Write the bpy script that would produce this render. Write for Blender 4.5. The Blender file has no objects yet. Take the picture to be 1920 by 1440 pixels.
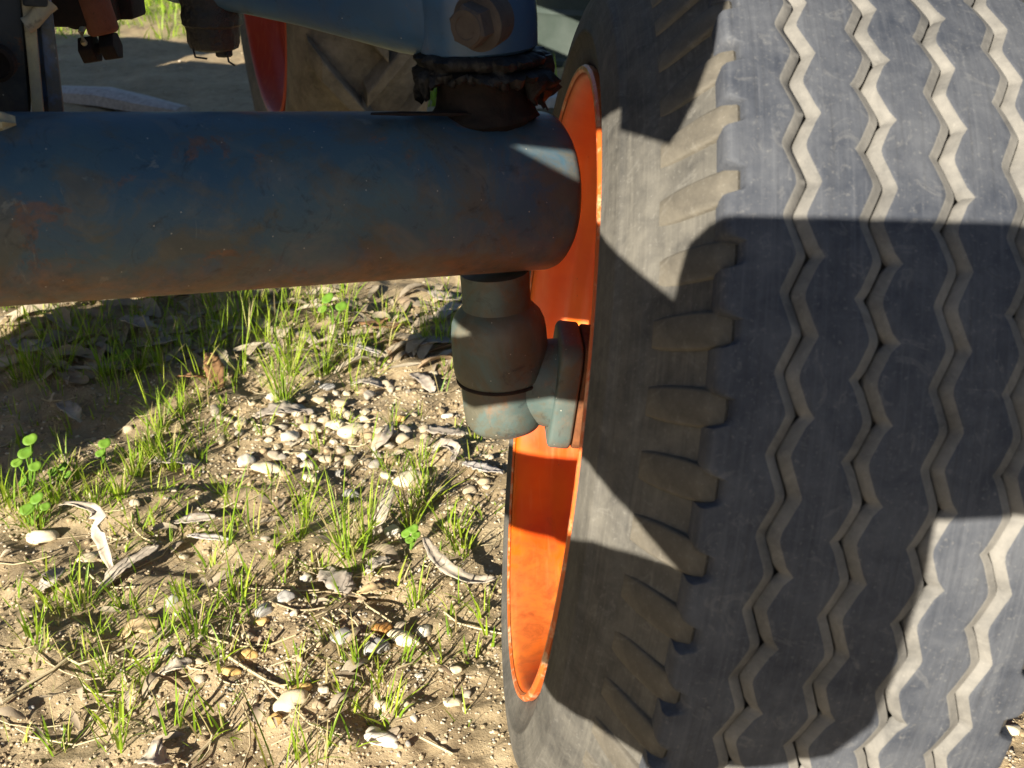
import bpy, bmesh, math, random
import numpy as np
from mathutils import Vector, Matrix

# ------------------------------------------------------------------ camera, sky, sun, exposure
SC = bpy.context.scene
COL = SC.collection
CAM_H, PITCH, FPX = 0.785, math.radians(25.0), 2050.0
cam_data = bpy.data.cameras.new('camera')
cam = bpy.data.objects.new('camera', cam_data); COL.objects.link(cam)
cam.location = (0, 0, CAM_H)
cam.rotation_euler = (math.radians(90) - PITCH, 0, 0)
cam_data.sensor_width = 36.0
cam_data.lens = 36.0 * FPX / 1920.0
cam_data.clip_start = 0.02; cam_data.clip_end = 500
cam_data.dof.use_dof = True
cam_data.dof.focus_distance = 1.0
cam_data.dof.aperture_fstop = 15.0
SC.camera = cam

SUN_AZ, SUN_EL = math.radians(180 + 31), math.radians(19.5)     # azimuth clockwise from +Y
w = bpy.data.worlds.new('World'); SC.world = w; w.use_nodes = True
nt = w.node_tree
sky = nt.nodes.new('ShaderNodeTexSky'); sky.sky_type = 'NISHITA'; sky.sun_disc = False
sky.ozone_density = 3.0; sky.sun_elevation = SUN_EL; sky.sun_rotation = SUN_AZ
nt.links.new(sky.outputs[0], nt.nodes['Background'].inputs[0])
nt.nodes['Background'].inputs[1].default_value = 0.034
TO_SUN = Vector((math.sin(SUN_AZ) * math.cos(SUN_EL), math.cos(SUN_AZ) * math.cos(SUN_EL), math.sin(SUN_EL)))
sl = bpy.data.lights.new('sun', 'SUN'); sl.energy = 5.0; sl.angle = math.radians(0.25); sl.color = (1.0, 0.91, 0.75)
so = bpy.data.objects.new('sun', sl); COL.objects.link(so)
so.rotation_euler = TO_SUN.to_track_quat('Z', 'Y').to_euler(); so.location = TO_SUN * 20
vs = SC.view_settings
vs.view_transform = 'Standard'; vs.look = 'None'; vs.exposure = 1.62; vs.gamma = 1.0; vs.use_curve_mapping = False
SC.cycles.max_bounces = 6

# ------------------------------------------------------------------ helpers
R = math.radians
rng = random.Random(7)
nrg = np.random.RandomState(11)
SP, CP = math.sin(PITCH), math.cos(PITCH)

def ray(px, py):
    u, v = (px - 960) / FPX, (py - 720) / FPX
    return Vector((u, CP - v * SP, -SP - v * CP))
def at(px, py, Y=None, Z=None):
    """the place in the yard seen at a spot, at a given depth Y or height Z"""
    d = ray(px, py)
    k = (Y / d.y) if Y is not None else ((Z - CAM_H) / d.z)
    return Vector((0, 0, CAM_H)) + d * k

def lerp(a, b, t): return a + (b - a) * t

class MB:
    def __init__(s): s.v = []; s.f = []; s.m = []
    def add(s, vs_, fs, mi=0):
        o = len(s.v); s.v += [tuple(p) for p in vs_]
        s.f += [tuple(i + o for i in f) for f in fs]; s.m += [mi] * len(fs)
    def box(s, c, e, mat=None, mi=0):
        M = mat or Matrix.Identity(3)
        pts = [Vector(c) + M @ Vector((sx * e[0], sy * e[1], sz * e[2])) for sx in (-1, 1) for sy in (-1, 1) for sz in (-1, 1)]
        s.add(pts, [(0, 1, 3, 2), (4, 6, 7, 5), (0, 4, 5, 1), (2, 3, 7, 6), (0, 2, 6, 4), (1, 5, 7, 3)], mi)
    def loft(s, rings, cap=True, closed=True, mi=0):
        n = len(rings[0]); o = len(s.v)
        for r_ in rings: s.v += [tuple(p) for p in r_]
        fs = []
        for i in range(len(rings) - 1):
            for j in range(n if closed else n - 1):
                a = o + i * n + j; b = o + i * n + (j + 1) % n
                fs.append((a, b, b + n, a + n))
        if cap and closed:
            fs.append(tuple(o + j for j in reversed(range(n))))
            fs.append(tuple(o + (len(rings) - 1) * n + j for j in range(n)))
        s.f += fs; s.m += [mi] * len(fs)
    def lathe(s, org, axis, prof, n=48, cap=True, mi=0, wob=None, loop=False):
        A = Vector(axis).normalized(); X = A.orthogonal().normalized(); Y = A.cross(X)
        rings = []
        for i, (t, r_) in enumerate(prof):
            ring = []
            for j in range(n):
                a = 2 * math.pi * j / n
                rr = r_ + (wob(i, j) if wob else 0)
                ring.append(Vector(org) + A * t + (X * math.cos(a) + Y * math.sin(a)) * rr)
            rings.append(ring)
        if loop: rings.append(rings[0])
        s.loft(rings, cap and not loop, True, mi)
    def tube(s, pts, rad, n=6, cap=True, mi=0):
        pts = [Vector(p) for p in pts]; rings = []
        up = Vector((0.13, 0.21, 0.97))
        for i, p in enumerate(pts):
            d = (pts[min(i + 1, len(pts) - 1)] - pts[max(i - 1, 0)]).normalized()
            X = d.cross(up)
            if X.length < 1e-4: X = d.orthogonal()
            X.normalize(); Y = d.cross(X)
            r_ = rad[i] if isinstance(rad, (list, tuple)) else rad
            rings.append([p + (X * math.cos(2 * math.pi * j / n) + Y * math.sin(2 * math.pi * j / n)) * r_ for j in range(n)])
        s.loft(rings, cap, True, mi)
    def build(s, name, mats, parent=None, smooth=True, sharp=None, bevel=0, bseg=2):
        me = bpy.data.meshes.new(name); me.from_pydata(s.v, [], s.f)
        mats = mats if isinstance(mats, (list, tuple)) else [mats]
        for m in mats: me.materials.append(m)
        if len(mats) > 1: me.polygons.foreach_set('material_index', s.m)
        bm = bmesh.new(); bm.from_mesh(me); bmesh.ops.recalc_face_normals(bm, faces=bm.faces)
        if bevel:
            ed = [e for e in bm.edges if len(e.link_faces) == 2 and e.calc_face_angle() > R(30)]
            bmesh.ops.bevel(bm, geom=ed, offset=bevel, segments=bseg, affect='EDGES', profile=0.5)
        bm.to_mesh(me); bm.free()
        if smooth:
            me.polygons.foreach_set('use_smooth', [True] * len(me.polygons))
            me.set_sharp_from_angle(angle=sharp or R(38))
        o = bpy.data.objects.new(name, me); COL.objects.link(o)
        if parent: attach(o, parent)
        return o
def root_of(o):
    M = Matrix.Identity(4)
    chain = []
    while o: chain.append(o); o = o.parent
    for c in reversed(chain): M = M @ c.matrix_parent_inverse @ c.matrix_basis
    return M
def attach(o, parent):
    o.parent = parent; o.matrix_parent_inverse = root_of(parent).inverted()
def empty(name, loc, label, cat, group=None):
    o = bpy.data.objects.new(name, None); COL.objects.link(o); o.location = loc; o.empty_display_size = .05
    tag(o, label, cat, group); return o
def tag(o, label=None, cat=None, group=None, kind=None):
    if label: o['label'] = label
    if cat: o['category'] = cat
    if group: o['group'] = group
    if kind: o['kind'] = kind
    return o

# numpy value noise
_H = np.random.RandomState(5).rand(256, 256)
def vnoise(x, y):
    x = np.asarray(x, float); y = np.asarray(y, float)
    xi = np.floor(x).astype(int); yi = np.floor(y).astype(int)
    fx = x - xi; fy = y - yi; fx = fx * fx * (3 - 2 * fx); fy = fy * fy * (3 - 2 * fy)
    h = lambda a, b: _H[a & 255, b & 255]
    return (h(xi, yi) * (1 - fx) + h(xi + 1, yi) * fx) * (1 - fy) + (h(xi, yi + 1) * (1 - fx) + h(xi + 1, yi + 1) * fx) * fy - .5
def fbm(x, y, o=4):
    s = 0; a = 1.
    for i in range(o): s = s + a * vnoise(x * 2 ** i + 17 * i, y * 2 ** i + 31 * i); a *= .5
    return s
def gz(x, y):
    """height of the soil"""
    x = np.asarray(x, float); y = np.asarray(y, float)
    z = .030 * fbm(x * 2.6 + 3, y * 2.6 + 8, 3) + .020 * fbm(x * 9 + 40, y * 9 + 12, 3) + .007 * fbm(x * 34, y * 34, 3)
    z = z - .010 * np.clip(fbm(x * 7 + 70, y * 9 + 9, 3) * 3 - .9, 0, 1)                # little hollows
    d = np.hypot(x + 2.07, (y + .16) * .9)                                             # the yard rises towards the far front wheel
    z = z + .10 * np.clip(1.35 - d, 0, 1) ** 2 * (3 - 2 * np.clip(1.35 - d, 0, 1))
    return z - .004
def gzf(x, y): return float(gz(x, y))
def on_ground(px, py, dz=0.0):
    p = at(px, py, Z=0)
    for _ in range(3): p = at(px, py, Z=gzf(p.x, p.y))
    return Vector((p.x, p.y, gzf(p.x, p.y) + dz))

# ------------------------------------------------------------------ materials
class NT:
    def __init__(s, name):
        s.m = bpy.data.materials.new(name); s.m.use_nodes = True; s.t = s.m.node_tree
        s.b = s.t.nodes['Principled BSDF']; s.out = s.t.nodes['Material Output']
        s.co = s.n('ShaderNodeTexCoord')
    def n(s, t, **k):
        o = s.t.nodes.new(t)
        for a, v in k.items(): setattr(o, a, v)
        return o
    def l(s, a, b): s.t.links.new(a, b)
    def set(s, sock, v):
        if hasattr(v, 'is_linked') or hasattr(v, 'links'): s.l(v, sock)
        else: sock.default_value = v
    def noise(s, scale, detail=4, rough=.55, vec=None, dist=0):
        o = s.n('ShaderNodeTexNoise'); o.inputs['Scale'].default_value = scale; o.inputs['Detail'].default_value = detail
        o.inputs['Roughness'].default_value = rough; o.inputs['Distortion'].default_value = dist
        s.l(vec or s.co.outputs['Object'], o.inputs['Vector']); return o.outputs['Fac']
    def voro(s, scale, vec=None, feature='F1', out='Distance'):
        o = s.n('ShaderNodeTexVoronoi', feature=feature); o.inputs['Scale'].default_value = scale
        s.l(vec or s.co.outputs['Object'], o.inputs['Vector']); return o.outputs[out]
    def ramp(s, fac, stops):
        o = s.n('ShaderNodeValToRGB'); e = o.color_ramp.elements
        while len(e) < len(stops): e.new(.5)
        for i, (p, c) in enumerate(stops):
            e[i].position = p; e[i].color = (c, c, c, 1) if isinstance(c, (int, float)) else (*c, 1)
        s.l(fac, o.inputs[0]); return o.outputs[0]
    def mix(s, f, a, b, mode='MIX'):
        o = s.n('ShaderNodeMix', data_type='RGBA', blend_type=mode)
        s.set(o.inputs[0], f)
        for i, v in ((6, a), (7, b)):
            if isinstance(v, tuple): v = (*v, 1)
            s.set(o.inputs[i], v)
        return o.outputs[2]
    def math(s, op, a, b=0.0, clamp=False):
        o = s.n('ShaderNodeMath', operation=op); o.use_clamp = clamp
        s.set(o.inputs[0], a); s.set(o.inputs[1], b); return o.outputs[0]
    def bump(s, h, strength=.3, dist=.002, prev=None):
        o = s.n('ShaderNodeBump'); o.inputs['Strength'].default_value = strength; o.inputs['Distance'].default_value = dist
        s.l(h, o.inputs['Height'])
        if prev: s.l(prev, o.inputs['Normal'])
        return o.outputs[0]
    def stretch(s, sc):
        o = s.n('ShaderNodeMapping'); o.inputs['Scale'].default_value = sc; s.l(s.co.outputs['Object'], o.inputs['Vector']); return o.outputs[0]
    def done(s, col=None, rough=.7, normal=None, metal=0, spec=.5, sub=None):
        if col is not None: s.set(s.b.inputs['Base Color'], (*col, 1) if isinstance(col, tuple) else col)
        s.set(s.b.inputs['Roughness'], rough); s.set(s.b.inputs['Metallic'], metal); s.b.inputs['Specular IOR Level'].default_value = spec
        if normal: s.l(normal, s.b.inputs['Normal'])
        return s.m

WC = Vector((.0322, .8553, .3874)); st, cb = R(1.592), R(6.731)
WA = Vector((math.cos(st) * math.cos(cb), math.sin(st) * math.cos(cb), -math.sin(cb)))
WY = Vector((-math.sin(st), math.cos(st), 0)); WZ = WA.cross(WY)
def wheel_vec(t, sx, sr, sa):
    # coordinates that run across, outwards and round the front wheel
    sub = t.n('ShaderNodeVectorMath', operation='SUBTRACT'); t.l(t.co.outputs['Object'], sub.inputs[0]); sub.inputs[1].default_value = WC
    def dot(v):
        o = t.n('ShaderNodeVectorMath', operation='DOT_PRODUCT'); t.l(sub.outputs[0], o.inputs[0]); o.inputs[1].default_value = v; return o.outputs['Value']
    x, y, z = dot(WA), dot(WY), dot(WZ)
    r_ = t.math('SQRT', t.math('ADD', t.math('MULTIPLY', y, y), t.math('MULTIPLY', z, z)))
    a = t.math('ARCTAN2', z, y)
    cmb = t.n('ShaderNodeCombineXYZ')
    t.l(t.math('MULTIPLY', x, sx), cmb.inputs[0]); t.l(t.math('MULTIPLY', r_, sr), cmb.inputs[1]); t.l(t.math('MULTIPLY', a, sa), cmb.inputs[2])
    return cmb.outputs[0]
def mat_paint(name, c1, c2, rust_low=None, rust_amt=.5, dust=.3, rough=.5, rlo=.60, rhi=.645, wear=False):
    t = NT(name)
    big = t.noise(9, 5, .6); fine = t.noise(70, 6, .7); mid = t.noise(28, 6, .65, dist=.6)
    c = t.mix(t.ramp(big, [(.35, 0.), (.68, 1.)]), c1, c2)
    blot = t.noise(15, 7, .7, dist=.8)
    c = t.mix(t.math('MULTIPLY', t.ramp(blot, [(.47, 0.), (.57, 1.)]), dust * 1.7), c, (.085, .076, .052))
    c = t.mix(t.math('MULTIPLY', t.ramp(t.noise(34, 7, .75, dist=1.2), [(.34, 1.), (.44, 0.)]), .55), c, (.012, .016, .022))
    # dusty bloom and scuffs
    c = t.mix(t.math('MULTIPLY', t.ramp(mid, [(.5, 0.), (.72, 1.)]), dust), c, (.16, .145, .115))
    scr = t.noise(60, 5, .7, t.stretch((1, 1, .12)), 1.2)
    c = t.mix(t.math('MULTIPLY', t.ramp(scr, [(.66, 0.), (.72, 1.)]), .35), c, (.24, .24, .21))
    # rust
    rmask = t.ramp(t.noise(22, 8, .72, dist=.4), [(rlo, 0.), (rhi, 1.)])
    rmask = t.math('MULTIPLY', rmask, rust_amt)
    if wear:
        pt = t.n('ShaderNodeNewGeometry').outputs['Pointiness']
        edge = t.math('MULTIPLY', t.ramp(pt, [(.54, 0.), (.62, 1.)]), t.ramp(mid, [(.35, 0.), (.6, 1.)]))
        rmask = t.math('MAXIMUM', rmask, t.math('MULTIPLY', edge, .8))
        pit = t.ramp(pt, [(.38, .9), (.46, 0.)])
        rmask = t.math('MAXIMUM', rmask, pit)
    if rust_low:      # older rust along the underside, where paint has gone
        z0, z1 = rust_low
        sp = t.n('ShaderNodeSeparateXYZ'); t.l(t.co.outputs['Object'], sp.inputs[0])
        g = t.n('ShaderNodeMapRange'); t.l(t.math('ADD', sp.outputs[2], t.math('ADD', t.math('MULTIPLY', t.math('SUBTRACT', mid, .5), .10), t.math('MULTIPLY', sp.outputs[0], .08))), g.inputs[0])
        g.inputs[1].default_value = z1; g.inputs[2].default_value = z0; g.inputs[3].default_value = 0; g.inputs[4].default_value = 1
        rmask = t.math('MAXIMUM', rmask, g.outputs[0])
    rc = t.mix(t.ramp(fine, [(.3, 0.), (.7, 1.)]), (.050, .022, .010), (.30, .115, .030))
    c = t.mix(rmask, c, rc)
    # pale specks of splashed mud and chips
    sp_ = t.voro(95)
    c = t.mix(t.ramp(sp_, [(.035, .8), (.06, 0.)]), c, (.42, .40, .34))
    nb = t.bump(t.math('ADD', t.math('MULTIPLY', mid, .6), t.math('MULTIPLY', fine, .4)), .5, .0016)
    r_ = t.math('ADD', t.math('MULTIPLY', rmask, .3), t.math('ADD', t.math('MULTIPLY', mid, .25), rough - .12), True)
    return t.done(c, r_, nb, spec=.4)

def mat_rubber(name, base, dustc, lo=.42, hi=.7, amt=.75, crack=True, streak=True):
    t = NT(name)
    big = t.noise(13, 5, .62); mid = t.noise(55, 6, .7, dist=.5); fine = t.noise(420, 3, .6)
    d = t.math('ADD', t.math('MULTIPLY', big, .55), t.math('MULTIPLY', mid, .45))
    c = t.mix(t.math('MULTIPLY', t.ramp(d, [(lo, 0.), (hi, 1.)]), amt), base, dustc)
    sm = t.noise(30, 4, .6, dist=2.5)
    c = t.mix(t.math('MULTIPLY', t.ramp(sm, [(.60, 0.), (.66, 1.), (.7, 0.)]), .12), c, (.30, .29, .27))
    c = t.mix(t.math('MULTIPLY', t.ramp(fine, [(.60, 0.), (.75, 1.)]), .25), c, (.26, .25, .23))
    n_ = t.bump(t.math('ADD', t.math('MULTIPLY', mid, .5), t.math('MULTIPLY', fine, .35)), .45, .0012)
    if streak:
        sv = t.noise(1.0, 4, .65, wheel_vec(t, 420, 420, 5))
        c = t.mix(t.math('MULTIPLY', t.ramp(sv, [(.52, 0.), (.75, 1.)]), .30), c, dustc)
        c = t.mix(t.math('MULTIPLY', t.ramp(sv, [(.25, 1.), (.46, 0.)]), .30), c, (.018, .018, .019))
        n_ = t.bump(sv, .25, .0008, n_)
    if crack:
        v = t.voro(62, t.mix(.12, t.co.outputs['Object'], t.n('ShaderNodeTexNoise').outputs['Color']), 'DISTANCE_TO_EDGE')
        cm = t.math('MULTIPLY', t.ramp(v, [(0., 1.), (.02, 0.)]), t.ramp(t.noise(16, 3), [(.60, 0.), (.70, 1.)]))
        c = t.mix(t.math('MULTIPLY', cm, .45), c, (.012, .012, .012))
    return t.done(c, t.math('ADD', .62, t.math('MULTIPLY', big, .3)), n_, spec=.35)

M = {}
M['axle'] = mat_paint('blue_axle_paint', (.030, .074, .124), (.064, .108, .122), (.470, .540), .45, .40, .45, wear=True)
M['knuckle'] = mat_paint('blue_green_knuckle_paint', (.062, .092, .088), (.100, .138, .128), None, .65, .5, .5, .55, .70, True)
M['armpaint'] = mat_paint('blue_arm_paint', (.030, .085, .180), (.042, .105, .185), None, .35, .10, .38)
M['post'] = mat_paint('blue_post_paint', (.080, .140, .290), (.110, .160, .260), None, .5, .5, .5)
M['dark'] = mat_paint('grimy_dark_blue_paint', (.012, .020, .032), (.020, .026, .034), None, .6, .25, .6)

def mat_rust(name, a, b):
    t = NT(name); n1 = t.noise(40, 8, .7, dist=.5); n2 = t.noise(160, 5, .7)
    c = t.mix(t.ramp(n1, [(.3, 0.), (.7, 1.)]), a, b)
    c = t.mix(t.math('MULTIPLY', t.ramp(n2, [(.6, 0.), (.7, 1.)]), .5), c, (.02, .014, .012))
    return t.done(c, .85, t.bump(t.math('ADD', n1, t.math('MULTIPLY', n2, .5)), .7, .002), spec=.25)
M['rust'] = mat_rust('brown_rust', (.050, .020, .010), (.20, .075, .028))
M['darkrust'] = mat_rust('dark_greasy_rust', (.006, .006, .006), (.026, .016, .012))
M['boltrust'] = mat_rust('bolt_rust', (.040, .034, .031), (.080, .066, .058))
M['pinrust'] = mat_rust('red_brown_pin', (.12, .050, .030), (.20, .080, .050))
M['bareworn'] = mat_rust('worn_bare_edge', (.28, .26, .21), (.46, .40, .24))

t = NT('greasy_black_rubber'); n1 = t.noise(60, 6, .7)
M['boot'] = t.done(t.mix(t.ramp(n1, [(.45, 0.), (.75, 1.)]), (.006, .006, .007), (.022, .020, .019)), .55, t.bump(n1, .9, .004), spec=.4)
t = NT('wet_black_grease'); n1 = t.noise(90, 6, .7)
M['grease'] = t.done((.008, .008, .009), t.ramp(n1, [(.3, .22), (.7, .6)]), t.bump(n1, 1., .004), spec=.6)

M['tread'] = mat_rubber('tread_rubber', (.023, .028, .041), (.116, .122, .136), .36, .74, .75)
M['groove'] = mat_rubber('dusty_groove_rubber', (.055, .055, .056), (.215, .205, .188), .34, .66, .9, False, False)
M['side'] = mat_rubber('sidewall_rubber', (.040, .039, .037), (.165, .155, .134), .38, .72, .75)
M['lug'] = mat_rubber('dusty_lug_rubber', (.046, .042, .036), (.180, .162, .130), .30, .70, .85, False, False)
M['rtyre'] = mat_rubber('muddy_rear_rubber', (.065, .058, .050), (.27, .235, .185), .30, .64, .85, False, False)

def mat_orange(name, dirt, ca=(.54, .058, .003), cb=(.84, .185, .003)):
    t = NT(name); n1 = t.noise(8, 4); n2 = t.noise(45, 6, .7, dist=.4)
    c = t.mix(t.ramp(n1, [(.3, 0.), (.7, 1.)]), ca, cb)
    st = t.noise(26, 4, .6, t.stretch((6, .6, .6)))
    c = t.mix(t.math('MULTIPLY', t.ramp(st, [(.55, 0.), (.72, 1.)]), .22), c, (.70, .26, .08))
    # dust settled low in the well
    sp = t.n('ShaderNodeSeparateXYZ'); t.l(t.co.outputs['Object'], sp.inputs[0])
    g = t.n('ShaderNodeMapRange'); t.l(t.math('ADD', sp.outputs[2], t.math('MULTIPLY', t.math('SUBTRACT', n2, .5), .10)), g.inputs[0])
    g.inputs[1].default_value = dirt[1]; g.inputs[2].default_value = dirt[0]; g.inputs[3].default_value = 0; g.inputs[4].default_value = .75
    c = t.mix(g.outputs[0], c, t.mix(t.ramp(n2, [(.4, 0.), (.6, 1.)]), (.16, .055, .025), (.36, .16, .08)))
    c = t.mix(t.math('MULTIPLY', t.ramp(t.noise(30, 8, .75, dist=.6), [(.62, 0.), (.70, 1.)]), .22), c, (.22, .07, .02))
    c = t.mix(t.ramp(t.voro(80), [(.03, .9), (.05, 0.)]), c, (.08, .03, .015))
    return t.done(c, t.math('ADD', .30, t.math('MULTIPLY', n2, .25)), t.bump(n2, .15, .001), spec=.5)
M['orange'] = mat_orange('orange_rim_paint', (.118, .165))
M['orange_shaded'] = mat_orange('shaded_orange_rear_rim_paint', (.20, .32), (.34, .040, .012), (.42, .060, .016))  # same rim paint, its colour darkened for the shade at the rear wheel
t = NT('chipped_rim_lip'); n1 = t.noise(50, 6, .7)
M['lip'] = t.done(t.mix(t.ramp(n1, [(.50, 0.), (.66, 1.)]), (.52, .10, .015), (.62, .40, .24)), .4, t.bump(n1, .4, .0015))

# soil
t = NT('dry_soil')
n1 = t.noise(3.2, 5, .6); n2 = t.noise(26, 8, .72, dist=.3); n3 = t.noise(140, 6, .75)
c = t.mix(t.ramp(n1, [(.32, 0.), (.68, 1.)]), (.250, .190, .112), (.378, .298, .188))
c = t.mix(t.math('MULTIPLY', t.ramp(n2, [(.34, 1.), (.48, 0.)]), .6), c, (.150, .105, .062))
c = t.mix(t.math('MULTIPLY', t.ramp(n2, [(.54, 0.), (.70, 1.)]), .6), c, (.46, .385, .25))
c = t.mix(t.math('MULTIPLY', t.ramp(n3, [(.55, 0.), (.72, 1.)]), .5), c, (.52, .44, .32))
c = t.mix(t.math('MULTIPLY', t.ramp(n3, [(.28, 1.), (.42, 0.)]), .5), c, (.14, .10, .065))
# the sunny lawn beyond the bare track
sp = t.n('ShaderNodeSeparateXYZ'); t.l(t.co.outputs['Object'], sp.inputs[0])
g = t.n('ShaderNodeMapRange'); t.l(t.math('ADD', sp.outputs[1], t.math('MULTIPLY', t.math('SUBTRACT', n1, .5), 6.)), g.inputs[0])
g.inputs[1].default_value = 6.2; g.inputs[2].default_value = 8.0
c = t.mix(g.outputs[0], c, t.mix(n2, (.10, .16, .022), (.25, .30, .06)))
nb = t.bump(n2, .55, .010); nb = t.bump(n3, .6, .003, nb)
M['soil'] = t.done(c, .92, nb, spec=.15)

def mat_island(name, stops, rough, bumpsc, bstr, var=.25, obj=False, transl=0, spec=.3):
    t = NT(name)
    if obj: rnd = t.n('ShaderNodeObjectInfo').outputs['Random']
    else: rnd = t.n('ShaderNodeNewGeometry').outputs['Random Per Island']
    c = t.ramp(rnd, stops); n1 = t.noise(bumpsc, 5, .65)
    c = t.mix(var, c, t.ramp(n1, [(.25, .02), (.75, .75)]), 'OVERLAY')
    m = t.done(c, rough, t.bump(n1, bstr, .002), spec=spec)
    if transl:
        tr = t.n('ShaderNodeBsdfTranslucent'); t.l(c, tr.inputs[0]); mx = t.n('ShaderNodeMixShader'); mx.inputs[0].default_value = transl
        t.l(t.b.outputs[0], mx.inputs[1]); t.l(tr.outputs[0], mx.inputs[2]); t.l(mx.outputs[0], t.out.inputs[0])
    return m
STONE = [(0., (.44, .38, .27)), (.2, (.36, .28, .18)), (.36, (.50, .44, .33)), (.52, (.28, .25, .21)), (.66, (.48, .40, .27)), (.78, (.52, .47, .38)), (.9, (.34, .24, .13)), (1., (.30, .30, .29))]
M['pebble'] = mat_island('river_pebble', STONE, .75, 120, .35, .25)
M['stone'] = mat_island('loose_stone', STONE, .75, 120, .35, .25, True)
M['grass'] = mat_island('grass_blade', [(0., (.14, .26, .02)), (.35, (.24, .38, .025)), (.7, (.34, .45, .035)), (.84, (.40, .46, .07)), (.9, (.46, .40, .18)), (1., (.42, .33, .17))], .5, 30, .1, .1, False, .45)
M['straw'] = mat_island('dry_straw', [(0., (.40, .33, .19)), (.5, (.50, .43, .28)), (1., (.30, .23, .14))], .8, 60, .2, .2)
M['leaf'] = mat_island('dead_gum_leaf', [(0., (.36, .32, .27)), (.4, (.26, .22, .18)), (.7, (.44, .40, .34)), (1., (.30, .21, .13))], .75, 40, .5, .35, True, .15)
M['litter'] = mat_island('leaf_litter_scrap', [(0., (.40, .34, .25)), (.35, (.30, .24, .17)), (.7, (.46, .40, .30)), (1., (.32, .21, .12))], .8, 50, .5, .35, False, .1)
def mat_plain(name, a, b, sc=40, rough=.7, bs=.5, transl=0):
    t = NT(name); n1 = t.noise(sc, 6, .65, dist=.3); c = t.mix(t.ramp(n1, [(.3, 0.), (.7, 1.)]), a, b)
    m = t.done(c, rough, t.bump(n1, bs, .002), spec=.3)
    if transl:
        tr = t.n('ShaderNodeBsdfTranslucent'); t.l(c, tr.inputs[0]); mx = t.n('ShaderNodeMixShader'); mx.inputs[0].default_value = transl
        t.l(t.b.outputs[0], mx.inputs[1]); t.l(tr.outputs[0], mx.inputs[2]); t.l(mx.outputs[0], t.out.inputs[0])
    return m
M['paleleaf'] = mat_plain('pale_bleached_leaf', (.33, .28, .22), (.54, .48, .40), 70, .75, .6, .12)
M['greyleaf'] = mat_plain('grey_dead_leaf', (.25, .21, .175), (.46, .41, .35), 70, .8, .6, .1)
M['brownleaf'] = mat_plain('brown_dead_leaf', (.20, .105, .05), (.33, .19, .095), 40, .75, .5, .1)
M['tanleaf'] = mat_plain('tan_dead_leaf', (.40, .29, .15), (.52, .40, .24), 40, .75, .5, .1)
M['bark'] = mat_plain('grey_bark', (.30, .27, .25), (.52, .48, .45), 60, .85, .8)
M['clover'] = mat_plain('clover_leaf', (.12, .26, .03), (.22, .38, .05), 30, .5, .2, .4)
M['whitestone'] = mat_plain('white_quartz', (.48, .44, .36), (.66, .62, .54), 50, .6, .3)
M['creamstone'] = mat_plain('cream_stone', (.52, .44, .30), (.64, .56, .40), 50, .7, .3)
M['greystone'] = mat_plain('grey_stone', (.27, .26, .25), (.40, .39, .37), 60, .75, .4)
M['yellowstone'] = mat_plain('ochre_stone', (.50, .31, .10), (.60, .42, .18), 40, .6, .3)
t = NT('banded_stone'); wv = t.n('ShaderNodeTexWave'); wv.inputs['Scale'].default_value = 55; wv.inputs['Distortion'].default_value = 3; t.l(t.co.outputs['Object'], wv.inputs[0])
M['bandstone'] = t.done(t.mix(t.ramp(wv.outputs['Fac'], [(.1, 0.), (.35, 1.)]), (.06, .03, .015), (.45, .22, .05)), .6)
M['drum'] = mat_plain('grey_green_enamel', (.030, .042, .036), (.045, .058, .052), 12, .6, .1)
M['drumtop'] = mat_plain('pale_lid', (.030, .042, .036), (.045, .058, .052), 12, .6, .1)
M['wood'] = mat_plain('weathered_wood', (.36, .34, .31), (.52, .49, .45), 40, .85, .6)
# ------------------------------------------------------------------ ground
ys = [-40, -15, -6, -3, -1.5, -.8, -.4, -.1, .12, .3]
yv = .42
while yv < 3.2: ys.append(yv); yv *= 1.0052
while yv < 12: ys.append(yv); yv *= 1.02
while yv < 300: ys.append(yv); yv *= 1.12
ss = np.linspace(0, 1, 380)
outer = np.array([.15, .4, 1, 2.5, 7, 25, 120.])
gx, gy = [], []
for Y in ys:
    l, r_ = -(.56 * max(Y, .35) + .3), .56 * max(Y, .35) + .15
    xs = np.concatenate([l - outer[::-1], l + (r_ - l) * ss, r_ + outer]); gx.append(xs); gy.append(np.full(len(xs), Y))
gx = np.array(gx); gy = np.array(gy); gzv = gz(gx, gy)
nr, nc = gx.shape
me = bpy.data.meshes.new('ground')
vv = np.stack([gx, gy, gzv], -1).reshape(-1, 3)
ii = np.arange(nr * nc).reshape(nr, nc)
ff = np.stack([ii[:-1, :-1], ii[:-1, 1:], ii[1:, 1:], ii[1:, :-1]], -1).reshape(-1, 4)
me.vertices.add(len(vv)); me.vertices.foreach_set('co', vv.ravel())
me.loops.add(ff.size); me.loops.foreach_set('vertex_index', ff.ravel().astype(np.int32))
me.polygons.add(len(ff)); me.polygons.foreach_set('loop_start', np.arange(0, ff.size, 4, dtype=np.int32))
me.polygons.foreach_set('use_smooth', np.ones(len(ff), bool))
me.update(calc_edges=True); me.materials.append(M['soil'])
ground = bpy.data.objects.new('ground', me); COL.objects.link(ground)
tag(ground, 'dry brown soil yard with cracks, bumps and thin grass', kind='structure')

# ------------------------------------------------------------------ tractor
T = empty('tractor', (-.9, 1.7, 0), 'old blue tractor with orange wheel rims, seen at its front axle', 'tractor')

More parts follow.
